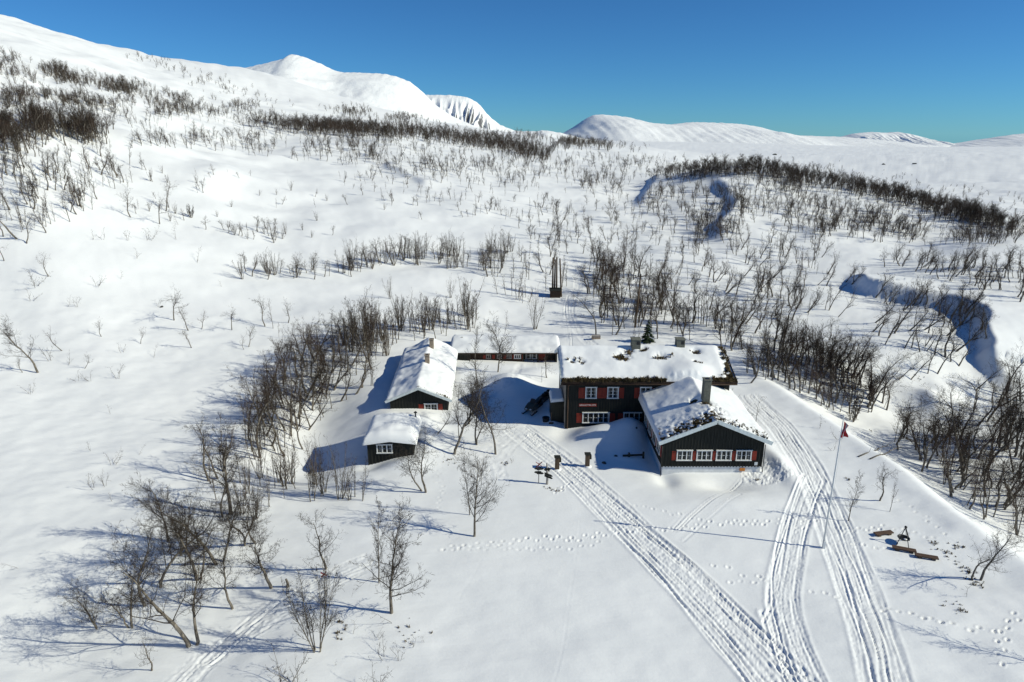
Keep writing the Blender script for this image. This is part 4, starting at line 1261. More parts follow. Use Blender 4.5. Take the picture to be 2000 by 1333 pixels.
# railing half buried in the shade beside the annex
p = at(1238, 893)
rl = thing('half_buried_railing', p, 'black railing half buried in the shaded drift beside the annex', 'railing')
mb = MB(); mb.bar((-1.0, 0, .14), (.95, .05, .2), .12, .14); mb.obj('rail', M_TAR, rl)
for x, h in ((-.45, .42), (.85, .5), (-.55, .02)):
    mb = MB(); mb.box(x - .08, x + .08, -.08, .08, -.5, h); mb.obj('post', M_TAR, rl)
def stone(px, py, s, label, cat='stone', group=None):
    p = at(px, py)
    me = rock_mesh(int(px))
    o = link('boulder' if s > .6 else 'stone', me, None, loc=p, rot=(0, 0, px), label=label, category=cat)
    o.scale = (s, s * .8, s * .7)
    if group: o['group'] = group
    return o
def rock_mesh(seed):
    import bmesh
    bm = bmesh.new(); bmesh.ops.create_icosphere(bm, subdivisions=2, radius=1.0)
    r = random.Random(seed)
    ph = [r.uniform(0, 9) for _ in range(6)]
    for v in bm.verts:
        c = v.co
        k = 1 + .22 * math.sin(c.x * 2.3 + ph[0]) * math.sin(c.y * 2.9 + ph[1]) + .15 * math.sin(c.z * 4 + ph[2]) + r.uniform(-.07, .07)
        v.co = c * k
    me = bpy.data.meshes.new('boulder'); bm.to_mesh(me); bm.free(); me.materials.append(M_ROCK)
    return me
stone(1180, 905, .22, 'single dark stone poking from sunlit snow right of the wooden posts')
stone(1203, 891, .16, 'small dark stone in the shaded drift left of the buried railing')
stone(1243, 836, .14, 'tiny dark stone high on the shaded drift by the lodge windows')
stone(1513, 303, 2.4, 'lone dark boulder on the far snow plain above the wooded hill', 'boulder')
stone(1726, 322, 1.6, 'small boulder on the far snow plain at right, left of another one', 'boulder')
stone(1786, 321, 1.7, 'small boulder on the far snow plain at right, nearer the edge of frame', 'boulder')
stone(316, 600, .25, 'tiny dark stone in the snow slope left of the lone birches')
stone(1540, 598, .3, 'small dark stone on the snow of the right valley')

# small table beside the road
p = at(1164, 662)
tb = thing('picnic_table', p, 'small weathered table beside the track above the lodge', 'table')
mb = MB(); mb.box(-.62, .62, -.35, .35, .42, .52); mb.obj('tabletop', M_GREYWOOD, tb, bevel=.01)
mb = MB(); mb.box(-.6, .6, -.30, -.25, .02, .40); mb.obj('apron', M_TANSTONE, tb)
for x in (-.55, .55):
    mb = MB(); mb.box(x - .05, x + .05, -.2, .28, -.4, .419); mb.obj('leg', M_POLE, tb)

# transformer box and its poles
p = at(1084, 580)
tr = thing('transformer_hut', p, 'dark wooden transformer box between tall poles beside the track', 'transformer box')
mb = MB(); mb.box(-.85, .85, -.6, .6, -.4, 1.15); mb.obj('box', M_POLE, tr, bevel=.02)
mb = MB()
for k in range(9): mb.box(-.83 + k * .2, -.79 + k * .2, -.64, -.601, -.3, 1.1)
mb.obj('battens', M_BROWNWOOD, tr, kind='stuff')
mb = MB(); mb.hexa([(-1, -.8, 1.151), (1, -.8, 1.151), (1, .8, 1.35), (-1, .8, 1.35), (-1, -.8, 1.24), (1, -.8, 1.24), (1, .8, 1.44), (-1, .8, 1.44)]); mb.obj('lid', M_TAR, tr)
def power_pole(px, py, h, label, lean=0.0, arm=False, dy=0.0):
    p = at(px, py)
    t = thing('power_pole', p, label, 'power pole', 'wooden power poles')
    mb = MB(); mb.tube([(0, 0, -.6), (lean * h * .5, dy * .5, h * .5), (lean * h, dy, h)], [.16, .14, .11], 8); mb.obj('pole', M_POLE, t, smooth=True)
    if arm:
        mb = MB(); mb.bar((lean * h - .85, dy - .16, h - .35), (lean * h + .85, dy - .16, h - .05), .1, .12); ar = mb.obj('crossarm', M_POLE, t)
        for k, x in enumerate((-.75, .0, .75)):
            z = h - .2 + x * .18 + .05
            mb = MB(); mb.lathe([(.02, 0), (.03, .1), (.09, .12), (.11, .2), (.08, .26), (.005, .3)], (lean * h + x, dy - .16, z), 8); mb.obj('insulator', M_BLACK, ar, smooth=True)
power_pole(1079, 578, 6.6, 'tall wooden pole behind the left end of the transformer box')
power_pole(1082.5, 577, 6.2, 'shorter wooden pole in the middle behind the transformer box', .01)
power_pole(1087, 578, 6.7, 'tall wooden pole behind the right end of the transformer box', -.01, dy=.2)
power_pole(1096.5, 580, 6.6, 'wooden pole standing clear to the right of the transformer box, leaning', -.06)
power_pole(1240, 640, 8.0, 'wooden power pole with tilted crossarm rising from the birches right of the track', .05, True)

# wooden stump and fallen stems
p = at(562, 1147)
mb = MB(); mb.tube([(0, 0, -.3), (.03, 0, .3), (-.06, 0, .62)], [.11, .09, .06], 7)
o = mb.obj('stump', M_BARK, None, smooth=True, label='short broken birch stump beside the foreground grove', category='stump'); o.location = p
a_ = Vector(at(1676, 893)); b_ = a_ + Vector((4.2, 2.3, 0.1))
for k, (dx, lab) in enumerate(((0, 'fallen birch stem lying on the terrace edge, upper of two'), (1.2, 'fallen birch stem lying on the terrace edge, lower of two'))):
    t = thing('fallen_stem', (a_.x + dx * .6, a_.y - dx * .5, G(a_.x + dx * .6, a_.y - dx * .5)), lab, 'fallen tree')
    d = (b_ - a_) * .9
    fh = lambda q: .02 + .12 * q
    pts = [Vector((d.x * q, d.y * q, fh(q) + .08 * math.sin(q * 9))) for q in (0, .25, .5, .75, 1)]
    mb = MB(); mb.tube(pts, [.07, .06, .05, .035, .015], 7); mb.obj('trunk', M_BARK, t, smooth=True)
    mb = MB()
    r = random.Random(k)
    for j in range(14):
        s = r.uniform(.3, 1); b0 = Vector((d.x * s, d.y * s, fh(s)))
        mb.tube([b0, b0 + Vector((r.uniform(-.2, .9), r.uniform(-.5, .5), r.uniform(-.2, .7)))], [.02, .006], 4)
    mb.obj('branches', M_TWIG, t)

# dry heather poking through the snow
def heather(spots, seed):
    r = random.Random(seed); pts = []
    for px, py, n_, s in spots:
        c = at(px, py)
        for _ in range(n_):
            x, y = c[0] + r.gauss(0, s), c[1] + r.gauss(0, s)
            pts.append((x, y, G(x, y)))
    return tufts(None, pts, M_TUFT, seed, .115, 'heather', 7)
heather([(664, 1215, 7, .12), (674, 1228, 4, .08), (662, 1236, 7, .12), (664, 1247, 4, .1), (1826, 1062, 9, .25), (1842, 1080, 12, .3), (1868, 1068, 8, .2), (1880, 1070, 7, .15), (1655, 937, 5, .15),
         (1700, 842, 4, .15), (1880, 1110, 14, .3), (1892, 1118, 8, .2), (1072, 953, 10, .3), (1085, 957, 7, .3), (1870, 1190, 10, .4), (1885, 1195, 6, .3), (880, 905, 8, .3), (985, 905, 8, .35), (1905, 1137, 20, .25), (800, 1250, 8, .5), (790, 1230, 6, .4), (1795, 741, 9, .3), (1480, 935, 5, .15)], 4)

# ------------------------------------------------------------------ birches
class Seg:
    def __init__(s):
        s.a = []
    def add(s, p, q, r0, r1, lv):
        s.a.append((p[0], p[1], p[2], q[0], q[1], q[2], r0, r1, lv))

def grow(sg, r, p, d, L, rad, lv, P):
    nseg = P['n'][lv]
    wig = P['wig'][lv]; tr = P['trop'][lv]
    kids = P['kids'][lv] if lv < len(P['kids']) else 0
    start = P['start'][lv] if lv < len(P['kids']) else 1
    px, py, pz = p; dx, dy, dz = d
    g = r.gauss
    step = L / nseg
    r_end = rad * P['taper'][lv]
    for i in range(nseg):
        dx += g(0, wig); dy += g(0, wig); dz += g(0, wig) + tr
        k = 1 / math.sqrt(dx * dx + dy * dy + dz * dz + 1e-9)
        dx *= k; dy *= k; dz *= k
        qx, qy, qz = px + dx * step, py + dy * step, pz + dz * step
        f0, f1 = i / nseg, (i + 1) / nseg
        ra = rad + (r_end - rad) * f0; rb = rad + (r_end - rad) * f1
        sg.add((px, py, pz), (qx, qy, qz), ra, rb, lv)
        if kids and f1 > start:
            nk = kids / (nseg * (1 - start))
            c = int(nk) + (1 if r.random() < nk - int(nk) else 0)
            for _ in range(c):
                t = r.random()
                bx, by, bz = px + (qx - px) * t, py + (qy - py) * t, pz + (qz - pz) * t
                ang = R(P['ang'][lv] + g(0, 12)); az = r.uniform(0, 6.2832)
                # perpendicular frame
                if abs(dz) < .9: ux, uy, uz = dy, -dx, 0.0
                else: ux, uy, uz = 0.0, dz, -dy
                m = 1 / math.sqrt(ux * ux + uy * uy + uz * uz + 1e-9); ux *= m; uy *= m; uz *= m
                vx, vy, vz = dy * uz - dz * uy, dz * ux - dx * uz, dx * uy - dy * ux
                ca_, sa_ = math.cos(az) * math.sin(ang), math.sin(az) * math.sin(ang); cc = math.cos(ang)
                nd = (dx * cc + ux * ca_ + vx * sa_, dy * cc + uy * ca_ + vy * sa_, dz * cc + uz * ca_ + vz * sa_)
                fr_ = f0 + (f1 - f0) * t
                ll = L * P['ratio'][lv] * (1 - P['fall'][lv] * fr_) * r.uniform(.65, 1.2)
                rr = max((ra + (rb - ra) * t) * P['rr'][lv], P['rmin'])
                grow(sg, r, (bx, by, bz), nd, ll, rr, lv + 1, P)
        px, py, pz = qx, qy, qz
        if lv == 0 and P.get('bend') and f1 < P['bend'][2]:
            dx += P['bend'][0] / nseg; dz += P['bend'][1] / nseg

BASE = dict(n=[9, 6, 4, 3, 1], wig=[.12, .17, .20, .20, .2], trop=[.05, .08, .06, .04, 0], kids=[15, 7, 4.6, 3.0], start=[.30, .12, .05, .05], taper=[.18, .25, .35, .5, .6],
            ang=[44, 42, 40, 36], ratio=[.46, .46, .56, .55], fall=[.5, .4, .35, .3], rr=[.38, .42, .50, .8], rmin=.0048)
def style(**k):
    d = dict(BASE); d.update(k); return d
STY = {
    'crooked': style(wig=[.16, .22, .24, .22, .2], trop=[.08, .08, .06, .04, 0], start=[.40, .14, .05, .05], ratio=[.52, .47, .56, .55], fall=[.42, .4, .35, .3]),
    'gnarled': style(wig=[.18, .27, .27, .24, .2], trop=[.11, .10, .06, .03, 0], kids=[13, 7, 4.4, 2.8], start=[.38, .10, .05, .05], ratio=[.62, .48, .56, .55], fall=[.35, .4, .35, .3], ang=[46, 46, 44, 38]),
    'round': style(wig=[.10, .13, .16, .18, .2], trop=[.07, .10, .08, .05, 0], kids=[20, 7.5, 4.8, 3.0], start=[.30, .10, .05, .05], ratio=[.52, .44, .54, .52], fall=[.45, .35, .35, .3], ang=[46, 38, 34, 34]),
    'slim': style(wig=[.06, .10, .13, .16, .2], trop=[.06, .11, .08, .05, 0], kids=[22, 5.4, 4.0, 2.2], start=[.24, .10, .05, .05], ratio=[.30, .44, .56, .5], fall=[.6, .35, .35, .3], ang=[38, 32, 32, 32], rr=[.34, .45, .55, .8]),
    'shrub': style(wig=[.07, .12, .15, .18, .2], trop=[.05, .10, .07, .04, 0], kids=[10, 4.4, 3.2, 1.8], start=[.28, .12, .05, .05], ratio=[.30, .44, .56, .5], fall=[.55, .35, .35, .3], ang=[32, 32, 32, 32]),
    'lean': style(wig=[.15, .20, .23, .22, .2], kids=[13, 6.5, 4.4, 2.6], start=[.42, .10, .05, .05], ratio=[.50, .46, .56, .55], fall=[.45, .4, .35, .3]),
    'sapling': style(n=[5, 3, 2, 1, 1], wig=[.14, .2, .25, .3, .3], trop=[.04, .05, .04, 0, 0], kids=[6, 3, 2], start=[.25, .1, .0], ratio=[.42, .45, .5, .5], fall=[.5, .4, .3, .3], ang=[42, 40, 38, 36], rr=[.6, .6, .7, .7], rmin=.005),
}
def make_segs(sty, seed, lean=0.0, H=5.0, dens=1.0):
    r = random.Random(seed)
    P = dict(STY[sty]); P['kids'] = [k * (dens if i < 2 else 1) for i, k in enumerate(P['kids'])]
    sg = Seg()
    if sty == 'shrub':
        stems = 8
        for k in range(stems):
            a = r.uniform(0, 6.28); t = r.uniform(.06, .34)
            grow(sg, r, (math.cos(a) * .12, math.sin(a) * .12, -.25), (math.cos(a) * t + lean, math.sin(a) * t, 1), H * r.uniform(.65, 1.05), .036 * r.uniform(.7, 1.2), 0, P)
    elif sty == 'sapling':
        for k in range(r.choice((1, 2, 3))):
            a = r.uniform(0, 6.28); t = r.uniform(.1, .5)
            grow(sg, r, (math.cos(a) * .06, math.sin(a) * .06, -.15), (math.cos(a) * t + lean, math.sin(a) * t, 1), H * r.uniform(.7, 1.05), .018, 0, P)
    elif sty == 'slim':
        stems = r.choice((1, 1, 2))
        for k in range(stems):
            a = r.uniform(0, 6.28)
            grow(sg, r, (.2 * k * math.cos(a), .2 * k * math.sin(a), -.3), (lean + (.12 * math.cos(a) if k else 0), .1 * math.sin(a) if k else 0, 1), H * (1.02 if not k else r.uniform(.6, .95)), .046, 0, P)
    elif sty == 'lean':
        P['bend'] = (-lean * .9, .5, .8)
        grow(sg, r, (0, 0, -.3), (lean * 1.1, r.uniform(-.15, .15), 1), H * 1.2, .095, 0, P)
    elif sty in ('crooked', 'gnarled'):
        stems = r.choice((1, 1, 2)) if sty == 'crooked' else r.choice((1, 2))
        for k in range(stems):
            a = r.uniform(0, 6.28)
            grow(sg, r, (.25 * k * math.cos(a), .25 * k * math.sin(a), -.3), (lean + (.35 * math.cos(a) if k else 0), .3 * math.sin(a) if k else r.uniform(-.1, .1), 1), H * (1.1 if not k else .85), .10 if not k else .075, 0, P)
    else:
        grow(sg, r, (0, 0, -.3), (lean, 0, 1), H * 1.05, .085, 0, P)
    A = np.array(sg.a)
    z = float(np.percentile(A[A[:, 8] >= 2][:, 5], 96)) if (A[:, 8] >= 2).any() else A[:, 5].max()
    s = H / z
    A[:, :6] *= s
    return A

def tubes(A, n):
    """frustums for the segments in A, n sided, vectorised"""
    p, q = A[:, 0:3], A[:, 3:6]
    d = q - p
    ln = np.linalg.norm(d, axis=1, keepdims=True) + 1e-9
    d = d / ln
    ref = np.where(np.abs(d[:, 2:3]) < .9, np.array([[0, 0, 1.0]]), np.array([[1.0, 0, 0]]))
    u = np.cross(d, ref); u /= np.linalg.norm(u, axis=1, keepdims=True)
    v = np.cross(d, u)
    t = np.arange(n) * 2 * np.pi / n
    ring = u[:, None, :] * np.cos(t)[None, :, None] + v[:, None, :] * np.sin(t)[None, :, None]
    ext = d * np.minimum(ln * .06, A[:, 6:7] * .5)
    v0 = p[:, None, :] + ring * A[:, 6][:, None, None]
    v1 = (q + ext)[:, None, :] + ring * A[:, 7][:, None, None]
    V = np.concatenate([v0, v1], 1).reshape(-1, 3)
    m = len(A)
    k = np.arange(n); k2 = (k + 1) % n
    f = np.stack([k, k2, n + k2, n + k], 1)
    Fq = (np.arange(m)[:, None, None] * 2 * n + f[None]).reshape(-1, 4)
    return V, Fq

def ribbons(A):
    p, q = A[:, 0:3], A[:, 3:6]
    d = q - p
    d /= np.linalg.norm(d, axis=1, keepdims=True) + 1e-9
    rr_ = np.random.RandomState(len(A) % 9973)
    v = rr_.normal(size=(len(A), 3))
    u = np.cross(d, v); u /= np.linalg.norm(u, axis=1, keepdims=True) + 1e-9
    a = u * A[:, 6:7] * 1.05; b = u * A[:, 7:8] * 1.05
    V = np.stack([p - a, p + a, q + b, q - b], 1).reshape(-1, 3)
    F = (np.arange(len(A))[:, None] * 4 + np.arange(4)[None]).astype(np.int64)
    return V, F

def tree_meshes(A, name='birch', fat=1.0, tw=None):
    lv = A[:, 8]
    B = A.copy(); B[:, 6:8] *= fat
    tv, tf = tubes(B[lv == 0], 6)
    trunk = np_mesh('trunk', tv, tf, [M_BARK])
    lv1, lf1 = tubes(B[lv == 1], 4)
    cv, cf = tubes(B[lv == 2], 3)
    rv, rf = ribbons(B[lv >= 3])
    crown = np_mesh('crown', np.concatenate([lv1, cv, rv]), np.concatenate([lf1, cf + len(lv1), rf + len(lv1) + len(cv)]), [tw or M_TWIG])
    return trunk, crown

def tree_joined(A, fat=1.0, tw=None):
    lv = A[:, 8]
    B = A.copy(); B[:, 6:8] *= fat
    Vs, Fs, Ms = [], [], []
    o = 0
    for m, n_, mi in ((lv == 0, 5, 0), (lv == 1, 3, 1), (lv == 2, 3, 1), (lv >= 3, 0, 1)):
        if not m.any(): continue
        v, f = tubes(B[m], n_) if n_ else ribbons(B[m])
        Vs.append(v); Fs.append(f + o); Ms.append(np.full(len(f), mi)); o += len(v)
    return np_mesh('birch', np.concatenate(Vs), np.concatenate(Fs), [M_BARK, tw or M_TWIG], True, np.concatenate(Ms))

# shared shapes
PROTO = {}
for sty, cnt in (('crooked', 4), ('gnarled', 2), ('round', 2), ('slim', 5), ('shrub', 2), ('lean', 3)):
    for k in range(cnt):
        dens = .62 if sty in ('shrub',) else .68
        A = make_segs(sty, 100 + k * 7 + len(sty), .40 if sty == 'lean' else (.05 * (k - 1)), 5.0, dens)
        PROTO.setdefault(sty, []).append(A)
PMESH = {s: [tree_meshes(A, tw=M_TWIG2 if (s in ('slim', 'shrub') or k % 2) else M_TWIG) for k, A in enumerate(l)] for s, l in PROTO.items()}
SAPMESH = [tree_joined(make_segs('sapling', 300 + k, .1 * (k - 2), 1.5), 1.0) for k in range(6)]

def top_h(px, py, hpx):
    """metres of a vertical thing standing at the ground under (px,py) that reaches hpx pixels up"""
    h = hit(px, py)
    if h is None: return None, 0
    a, t = pix(px, py - hpx)
    return h, (CAM_H - t * h[1]) - h[2]

def place_tree(name, loc, H, meshes, Hm, yaw, label, cat, group=None, tilt=0.0):
    t = thing(name, loc, label, cat, group, yaw)
    s = H / Hm
    t.scale = (s, s, s)
    t.rotation_euler = (rng.gauss(0, tilt), rng.gauss(0, tilt), yaw)
    link('trunk', meshes[0], t); link('crown', meshes[1], t)
    return t

# hand placed birches: base pixel, height in pixels, kind, lean, label
HAND = [
 (190, 1225, 98, 'gnarled', -.22, 'low forked birch at far left front of the foreground grove'),
 (258, 1227, 108, 'crooked', -.14, 'slender crooked birch second from left at the front of the grove'),
 (285, 1183, 150, 'lean', -.32, 'birch with long trunk leaning left, behind the low forked birch'),
 (370, 1262, 205, 'gnarled', -.04, 'largest foreground birch with twin gnarled trunks forking widely'),
 (296, 1310, 78, 'gnarled', -.15, 'small twisted birch lowest in the frame below the large twin trunked one'),
 (313, 1148, 140, 'crooked', .02, 'upright dense birch in the middle of the foreground grove'),
 (385, 1133, 155, 'lean', -.18, 'tall birch in mid grove with its trunk sweeping left'),
 (455, 1190, 118, 'crooked', -.06, 'thin pale birch standing alone right of the large twin trunked one'),
 (427, 1103, 150, 'crooked', -.16, 'kinked birch at the centre right of the foreground grove'),
 (328, 1058, 128, 'round', 0, 'upright birch at the top left of the foreground grove'),
 (352, 1085, 120, 'crooked', .08, 'thin dark birch tucked into the upper middle of the grove'),
 (436, 1010, 102, 'lean', -.30, 'birch leaning strongly left above the foreground grove'),
 (450, 1005, 172, 'crooked', 0, 'tall straight trunked birch above the foreground grove'),
 (478, 1062, 112, 'crooked', -.08, 'wavy birch left of a pair on the upper right of the grove'),
 (500, 1060, 98, 'crooked', .05, 'wavy birch right of a pair on the upper right of the grove'),
 (532, 1148, 148, 'crooked', -.06, 'dense crowned birch with a second stem leaning left, by the stump'),
 (637, 1111, 116, 'lean', -.34, 'curved birch leaning left with no neighbours, right of the grove'),
 (740, 1138, 150, 'slim', -.01, 'slim birch close behind the round crowned birch on open snow'),
 (765, 1197, 190, 'round', .04, 'round crowned birch with bare lower trunk on open snow'),
 (621, 1271, 168, 'shrub', .0, 'many stemmed birch clump fanning upward at the bottom of the frame'),
 (832, 961, 112, 'gnarled', -.14, 'gnarled spreading birch in front of the small hut'),
 (926, 1048, 148, 'round', -.02, 'round birch on open snow left of the trail signs'),
 (918, 1006, 110, 'slim', -.02, 'thin birch half hidden behind the round one left of the trail signs'),
 (968, 888, 118, 'gnarled', .06, 'crooked birch with S shaped trunk at the front of the courtyard trees'),
 (887, 887, 152, 'crooked', -.02, 'tallest crooked birch in front of the long cabin gable'),
 (931, 867, 100, 'gnarled', .16, 'birch leaning right beside the S shaped one'),
 (916, 828, 96, 'crooked', .14, 'bent birch behind the tallest one by the long cabin'),
 (896, 855, 105, 'slim', -.04, 'thin upright birch just behind the tallest one by the long cabin'),
 (853, 848, 60, 'lean', .20, 'short birch leaning right by the corner of the long cabin'),
 (934, 748, 115, 'slim', -.10, 'birch with pale base in front of the left end of the courtyard cabin'),
 (972, 727, 98, 'round', .04, 'round topped birch in front of the courtyard cabin windows'),
 (1069, 738, 56, 'crooked', .0, 'small forked birch by the grey gable of the lodge'),
 (1045, 643, 76, 'shrub', 0, 'bushy birch beside the track behind the courtyard cabin'),
 (985, 658, 50, 'slim', 0, 'thin birch behind the courtyard cabin roof'),
 (762, 584, 44, 'shrub', 0, 'low bushy birch alone on the snow above the long cabin'),
 (880, 582, 40, 'shrub', 0, 'low bushy birch on the snow left of the transformer box'),
 (1657, 1018, 96, 'slim', .0, 'thin birch with fine crown close right of the flagpole'),
 (1718, 978, 76, 'crooked', .0, 'small birch on the terrace edge with crooked stem'),
 (1738, 1000, 66, 'slim', .0, 'small straight birch on the terrace edge right of the crooked one'),
 (1897, 1133, 84, 'crooked', -.05, 'pale birch at the lower right with its crown tipped left'),
 (1914, 1134, 118, 'lean', .22, 'birch leaning right at the lower right, beside the pale one'),
 (75, 728, 108, 'lean', -.22, 'pale forked birch alone on the left snow slope'),
 (123, 685, 48, 'lean', -.45, 'small birch leaning left near the pale forked one'),
 (44, 728, 34, 'gnarled', -.2, 'small low birch at the left edge beside the pale forked one'),
 (198, 658, 36, 'gnarled', .1, 'low round birch bush on the left snow slope'),
 (340, 626, 62, 'crooked', -.06, 'crooked birch highest of the group on the left slope'),
 (369, 646, 52, 'crooked', .0, 'dense birch in the group on the left slope, beside the crooked one'),
 (394, 643, 36, 'crooked', .1, 'small birch right of the dense one on the left slope'),
 (375, 680, 40, 'crooked', -.1, 'thin birch lowest of the group on the left slope'),
 (275, 672, 32, 'gnarled', .12, 'low spreading birch left of the slope group'),
 (165, 720, 30, 'lean', .7, 'bent birch stem lying low on the left slope'),
 (453, 645, 46, 'crooked', -.04, 'single small birch between two groups on the left slope'),
 (518, 638, 56, 'crooked', -.14, 'left birch of three in a row on the slope above the thicket'),
 (533, 642, 58, 'slim', .0, 'middle birch of three in a row on the slope above the thicket'),
 (563, 631, 48, 'gnarled', .06, 'right spreading birch of three in a row on the slope'),
 (545, 660, 30, 'slim', -.05, 'thin short stem below the row of three birches on the slope'),
 (486, 678, 40, 'crooked', .1, 'bent thin birch left of the thicket on the slope'),
 (477, 683, 26, 'lean', -.5, 'little birch tilted left beside a bent thin one on the slope'),
 (255, 425, 62, 'gnarled', -.05, 'broad dark birch clump on the upper left slope'),
 (312, 438, 54, 'crooked', 0, 'upright birch right of the broad clump on the upper left slope'),
 (323, 412, 60, 'crooked', 0, 'thin birch above and right of the broad clump on the upper left slope'),
 (138, 415, 50, 'crooked', .1, 'bushy birch at the lower rim of the upper left wood'),
 (90, 455, 58, 'crooked', 0, 'birch at the lower right tip of the upper left wood'),
 (36, 466, 98, 'lean', -.14, 'tall swaying birch at the lower left rim of the upper left wood'),
 (52, 476, 60, 'crooked', .05, 'thin curved birch beside the tall swaying one at the left'),
 (8, 510, 44, 'crooked', .15, 'small forked birch at the left edge below the wood'),
 (95, 540, 46, 'gnarled', .12, 'leaning low birch on the left slope under the wood'),
 (1464, 748, 96, 'lean', .42, 'long birch leaning right behind the lodge roof corner'),
 (1164, 654, 82, 'crooked', 0, 'dark birch directly above the small roadside table'),
 (1196, 655, 80, 'slim', -.05, 'thin birch right of the table tree'),
 (1201, 655, 92, 'lean', .25, 'birch leaning right beside the thin one above the lodge roof'),
 (1237, 680, 46, 'slim', -.06, 'short pale birch left of a pair just behind the left lodge chimney'),
 (1246, 680, 50, 'slim', .06, 'short pale birch right of a pair just behind the left lodge chimney'),
 (1284, 662, 62, 'crooked', 0, 'birch just right of the small spruce'),
 (1763, 857, 74, 'crooked', .05, 'forked birch standing clear below the stream bank'),
 (1981, 892, 104, 'gnarled', .1, 'gnarled birch at the right edge above the lower wood'),
 (1881, 922, 160, 'crooked', .16, 'thick trunked birch rising from the lower right wood'),
 (1918, 930, 150, 'lean', .2, 'tall birch leaning right in the lower right wood'),
 (1958, 985, 140, 'crooked', .16, 'dark birch at the right of the lower right wood'),
 (1960, 880, 120, 'crooked', .1, 'birch with twisted limbs high in the lower right wood'),
 (1636, 620, 50, 'lean', .75, 'birch bowed far to the right in the middle of the stream valley'),
 (1618, 607, 62, 'lean', .55, 'birch tilted right beside the bowed one in the stream valley'),
 (1679, 693, 52, 'lean', .7, 'bowed birch alone left of the leaning row by the stream'),
 (1728, 674, 64, 'lean', .6, 'first leaning birch at the left of the row by the stream'),
 (1766, 681, 76, 'lean', .4, 'second leaning birch in the row by the stream'),
 (1780, 681, 64, 'lean', .35, 'third leaning birch in the row by the stream'),
 (1814, 651, 66, 'crooked', .12, 'upright birch above the leaning row by the stream'),
 (1810, 685, 50, 'lean', .6, 'birch bowed right at the right end of the leaning row'),
 (1830, 731, 80, 'lean', .6, 'broad birch bending right beside the shaded stream bend'),
 (1812, 730, 58, 'crooked', .1, 'upright thin birch left of the broad bending one at the stream bend'),
 (1778, 742, 62, 'lean', .5, 'birch leaning right below the stream row, above the snow mound'),
 (1754, 742, 56, 'lean', .4, 'short birch leaning right at the left of the pair above the snow mound'),
 (1619, 665, 48, 'crooked', 0, 'small twiggy birch alone in the valley'),
 (1669, 709, 64, 'crooked', .05, 'thin wavy birch alone in the valley'),
 (1596, 725, 48, 'gnarled', .1, 'low dark birch above the thicket right of the lodge'),
 (1966, 772, 92, 'crooked', .1, 'wavy birch at the right edge below the stream bend'),
 (1905, 762, 66, 'lean', .4, 'thin birch leaning right in front of the shaded stream bend'),
 (1470, 828, 52, 'sapling', 0, 'thin grey birch sapling close behind the annex roof'),
 (2075, 1308, 150, 'slim', 0, 'birch just past the right edge throwing its shadow into the frame'),
]
SAPS = [(220, 908, 28), (186, 955, 34), (205, 950, 28), (222, 978, 22), (37, 1108, 26), (688, 1240, 24), (735, 1248, 20), (752, 1288, 40), (780, 1290, 26), (806, 1262, 28), (770, 1215, 36), (830, 1255, 16),
        (555, 1342, 62), (590, 1348, 70), (740, 1345, 44), (725, 1345, 30), (825, 1340, 22), (1890, 1165, 26), (60, 770, 22), (150, 745, 20), (230, 740, 26), (180, 880, 22), (270, 890, 16), (655, 1300, 12),
        (175, 745, 20), (240, 690, 22), (98, 705, 30), (130, 715, 26), (300, 700, 22), (215, 810, 18), (290, 470, 26), (200, 468, 22), (250, 470, 20), (180, 470, 20), (345, 470, 30), (350, 440, 24), (70, 560, 34), (60, 590, 26), (150, 600, 20), (130, 600, 20), (385, 515, 30),
        (235, 545, 16), (190, 560, 22), (265, 505, 20), (310, 600, 16), (560, 690, 18), (620, 630, 30), (655, 625, 28), (700, 610, 26), (600, 670, 22), (575, 665, 20), (435, 560, 14), (1530, 860, 24), (1600, 838, 26), (1640, 860, 22), (1625, 880, 18), (1000, 905, 12)]

tree_count = 0
for px, py, hp, sty, lean, label in HAND:
    h, H = top_h(px, py, hp)
    if h is None: continue
    if sty == 'sapling':
        o = link('birch_sapling', SAPMESH[0], None, loc=tuple(h), label=label, category='sapling'); o.scale = [H / 1.5] * 3
        continue
    if px < 900: lean *= .5
    big = hp >= 94
    if big:
        A = make_segs(sty, px * 7 + py, lean, 5.0, 1.04 if sty != 'shrub' else 1.3)
        ms = tree_meshes(A); yaw = 0.0
    else:
        lst = PMESH[sty]; k = (px + py) % len(lst); ms = lst[k]
        yaw = (0 if lean > 0 else math.pi) + rng.uniform(-.4, .4) if sty == 'lean' else rng.uniform(0, 6.28)
    place_tree('birch_tree', tuple(h), H, ms, 5.0, yaw, label, 'birch')
    tree_count += 1
def sap_where(px, py):
    if px > 1400: return 'thin bare birch sapling poking from the snow right of the lodge', 'saplings right of the lodge'
    if py > 1150: return 'thin bare birch sapling poking from the snow at the bottom of the frame', 'saplings along the bottom of the frame'
    if py > 800: return 'thin bare birch sapling on the smooth snow left of the foreground grove', 'saplings left of the foreground grove'
    if px > 400: return 'thin bare birch sapling on the slope above the thicket', 'saplings above the thicket'
    if py > 640: return 'thin bare birch sapling near the pale forked birch on the left slope', 'saplings on the lower left slope'
    return 'thin bare birch sapling on the open upper left slope', 'saplings on the upper left slope'
for k, (px, py, hp) in enumerate(SAPS):
    h, H = top_h(px, py, hp)
    if h is None: continue
    lab, gr = sap_where(px, py)
    o = link('birch_sapling', SAPMESH[k % 6], None, loc=tuple(h), rot=(0, 0, rng.uniform(0, 6.28)), label=lab, category='sapling', group=gr)
    o.scale = [H / 1.5] * 3

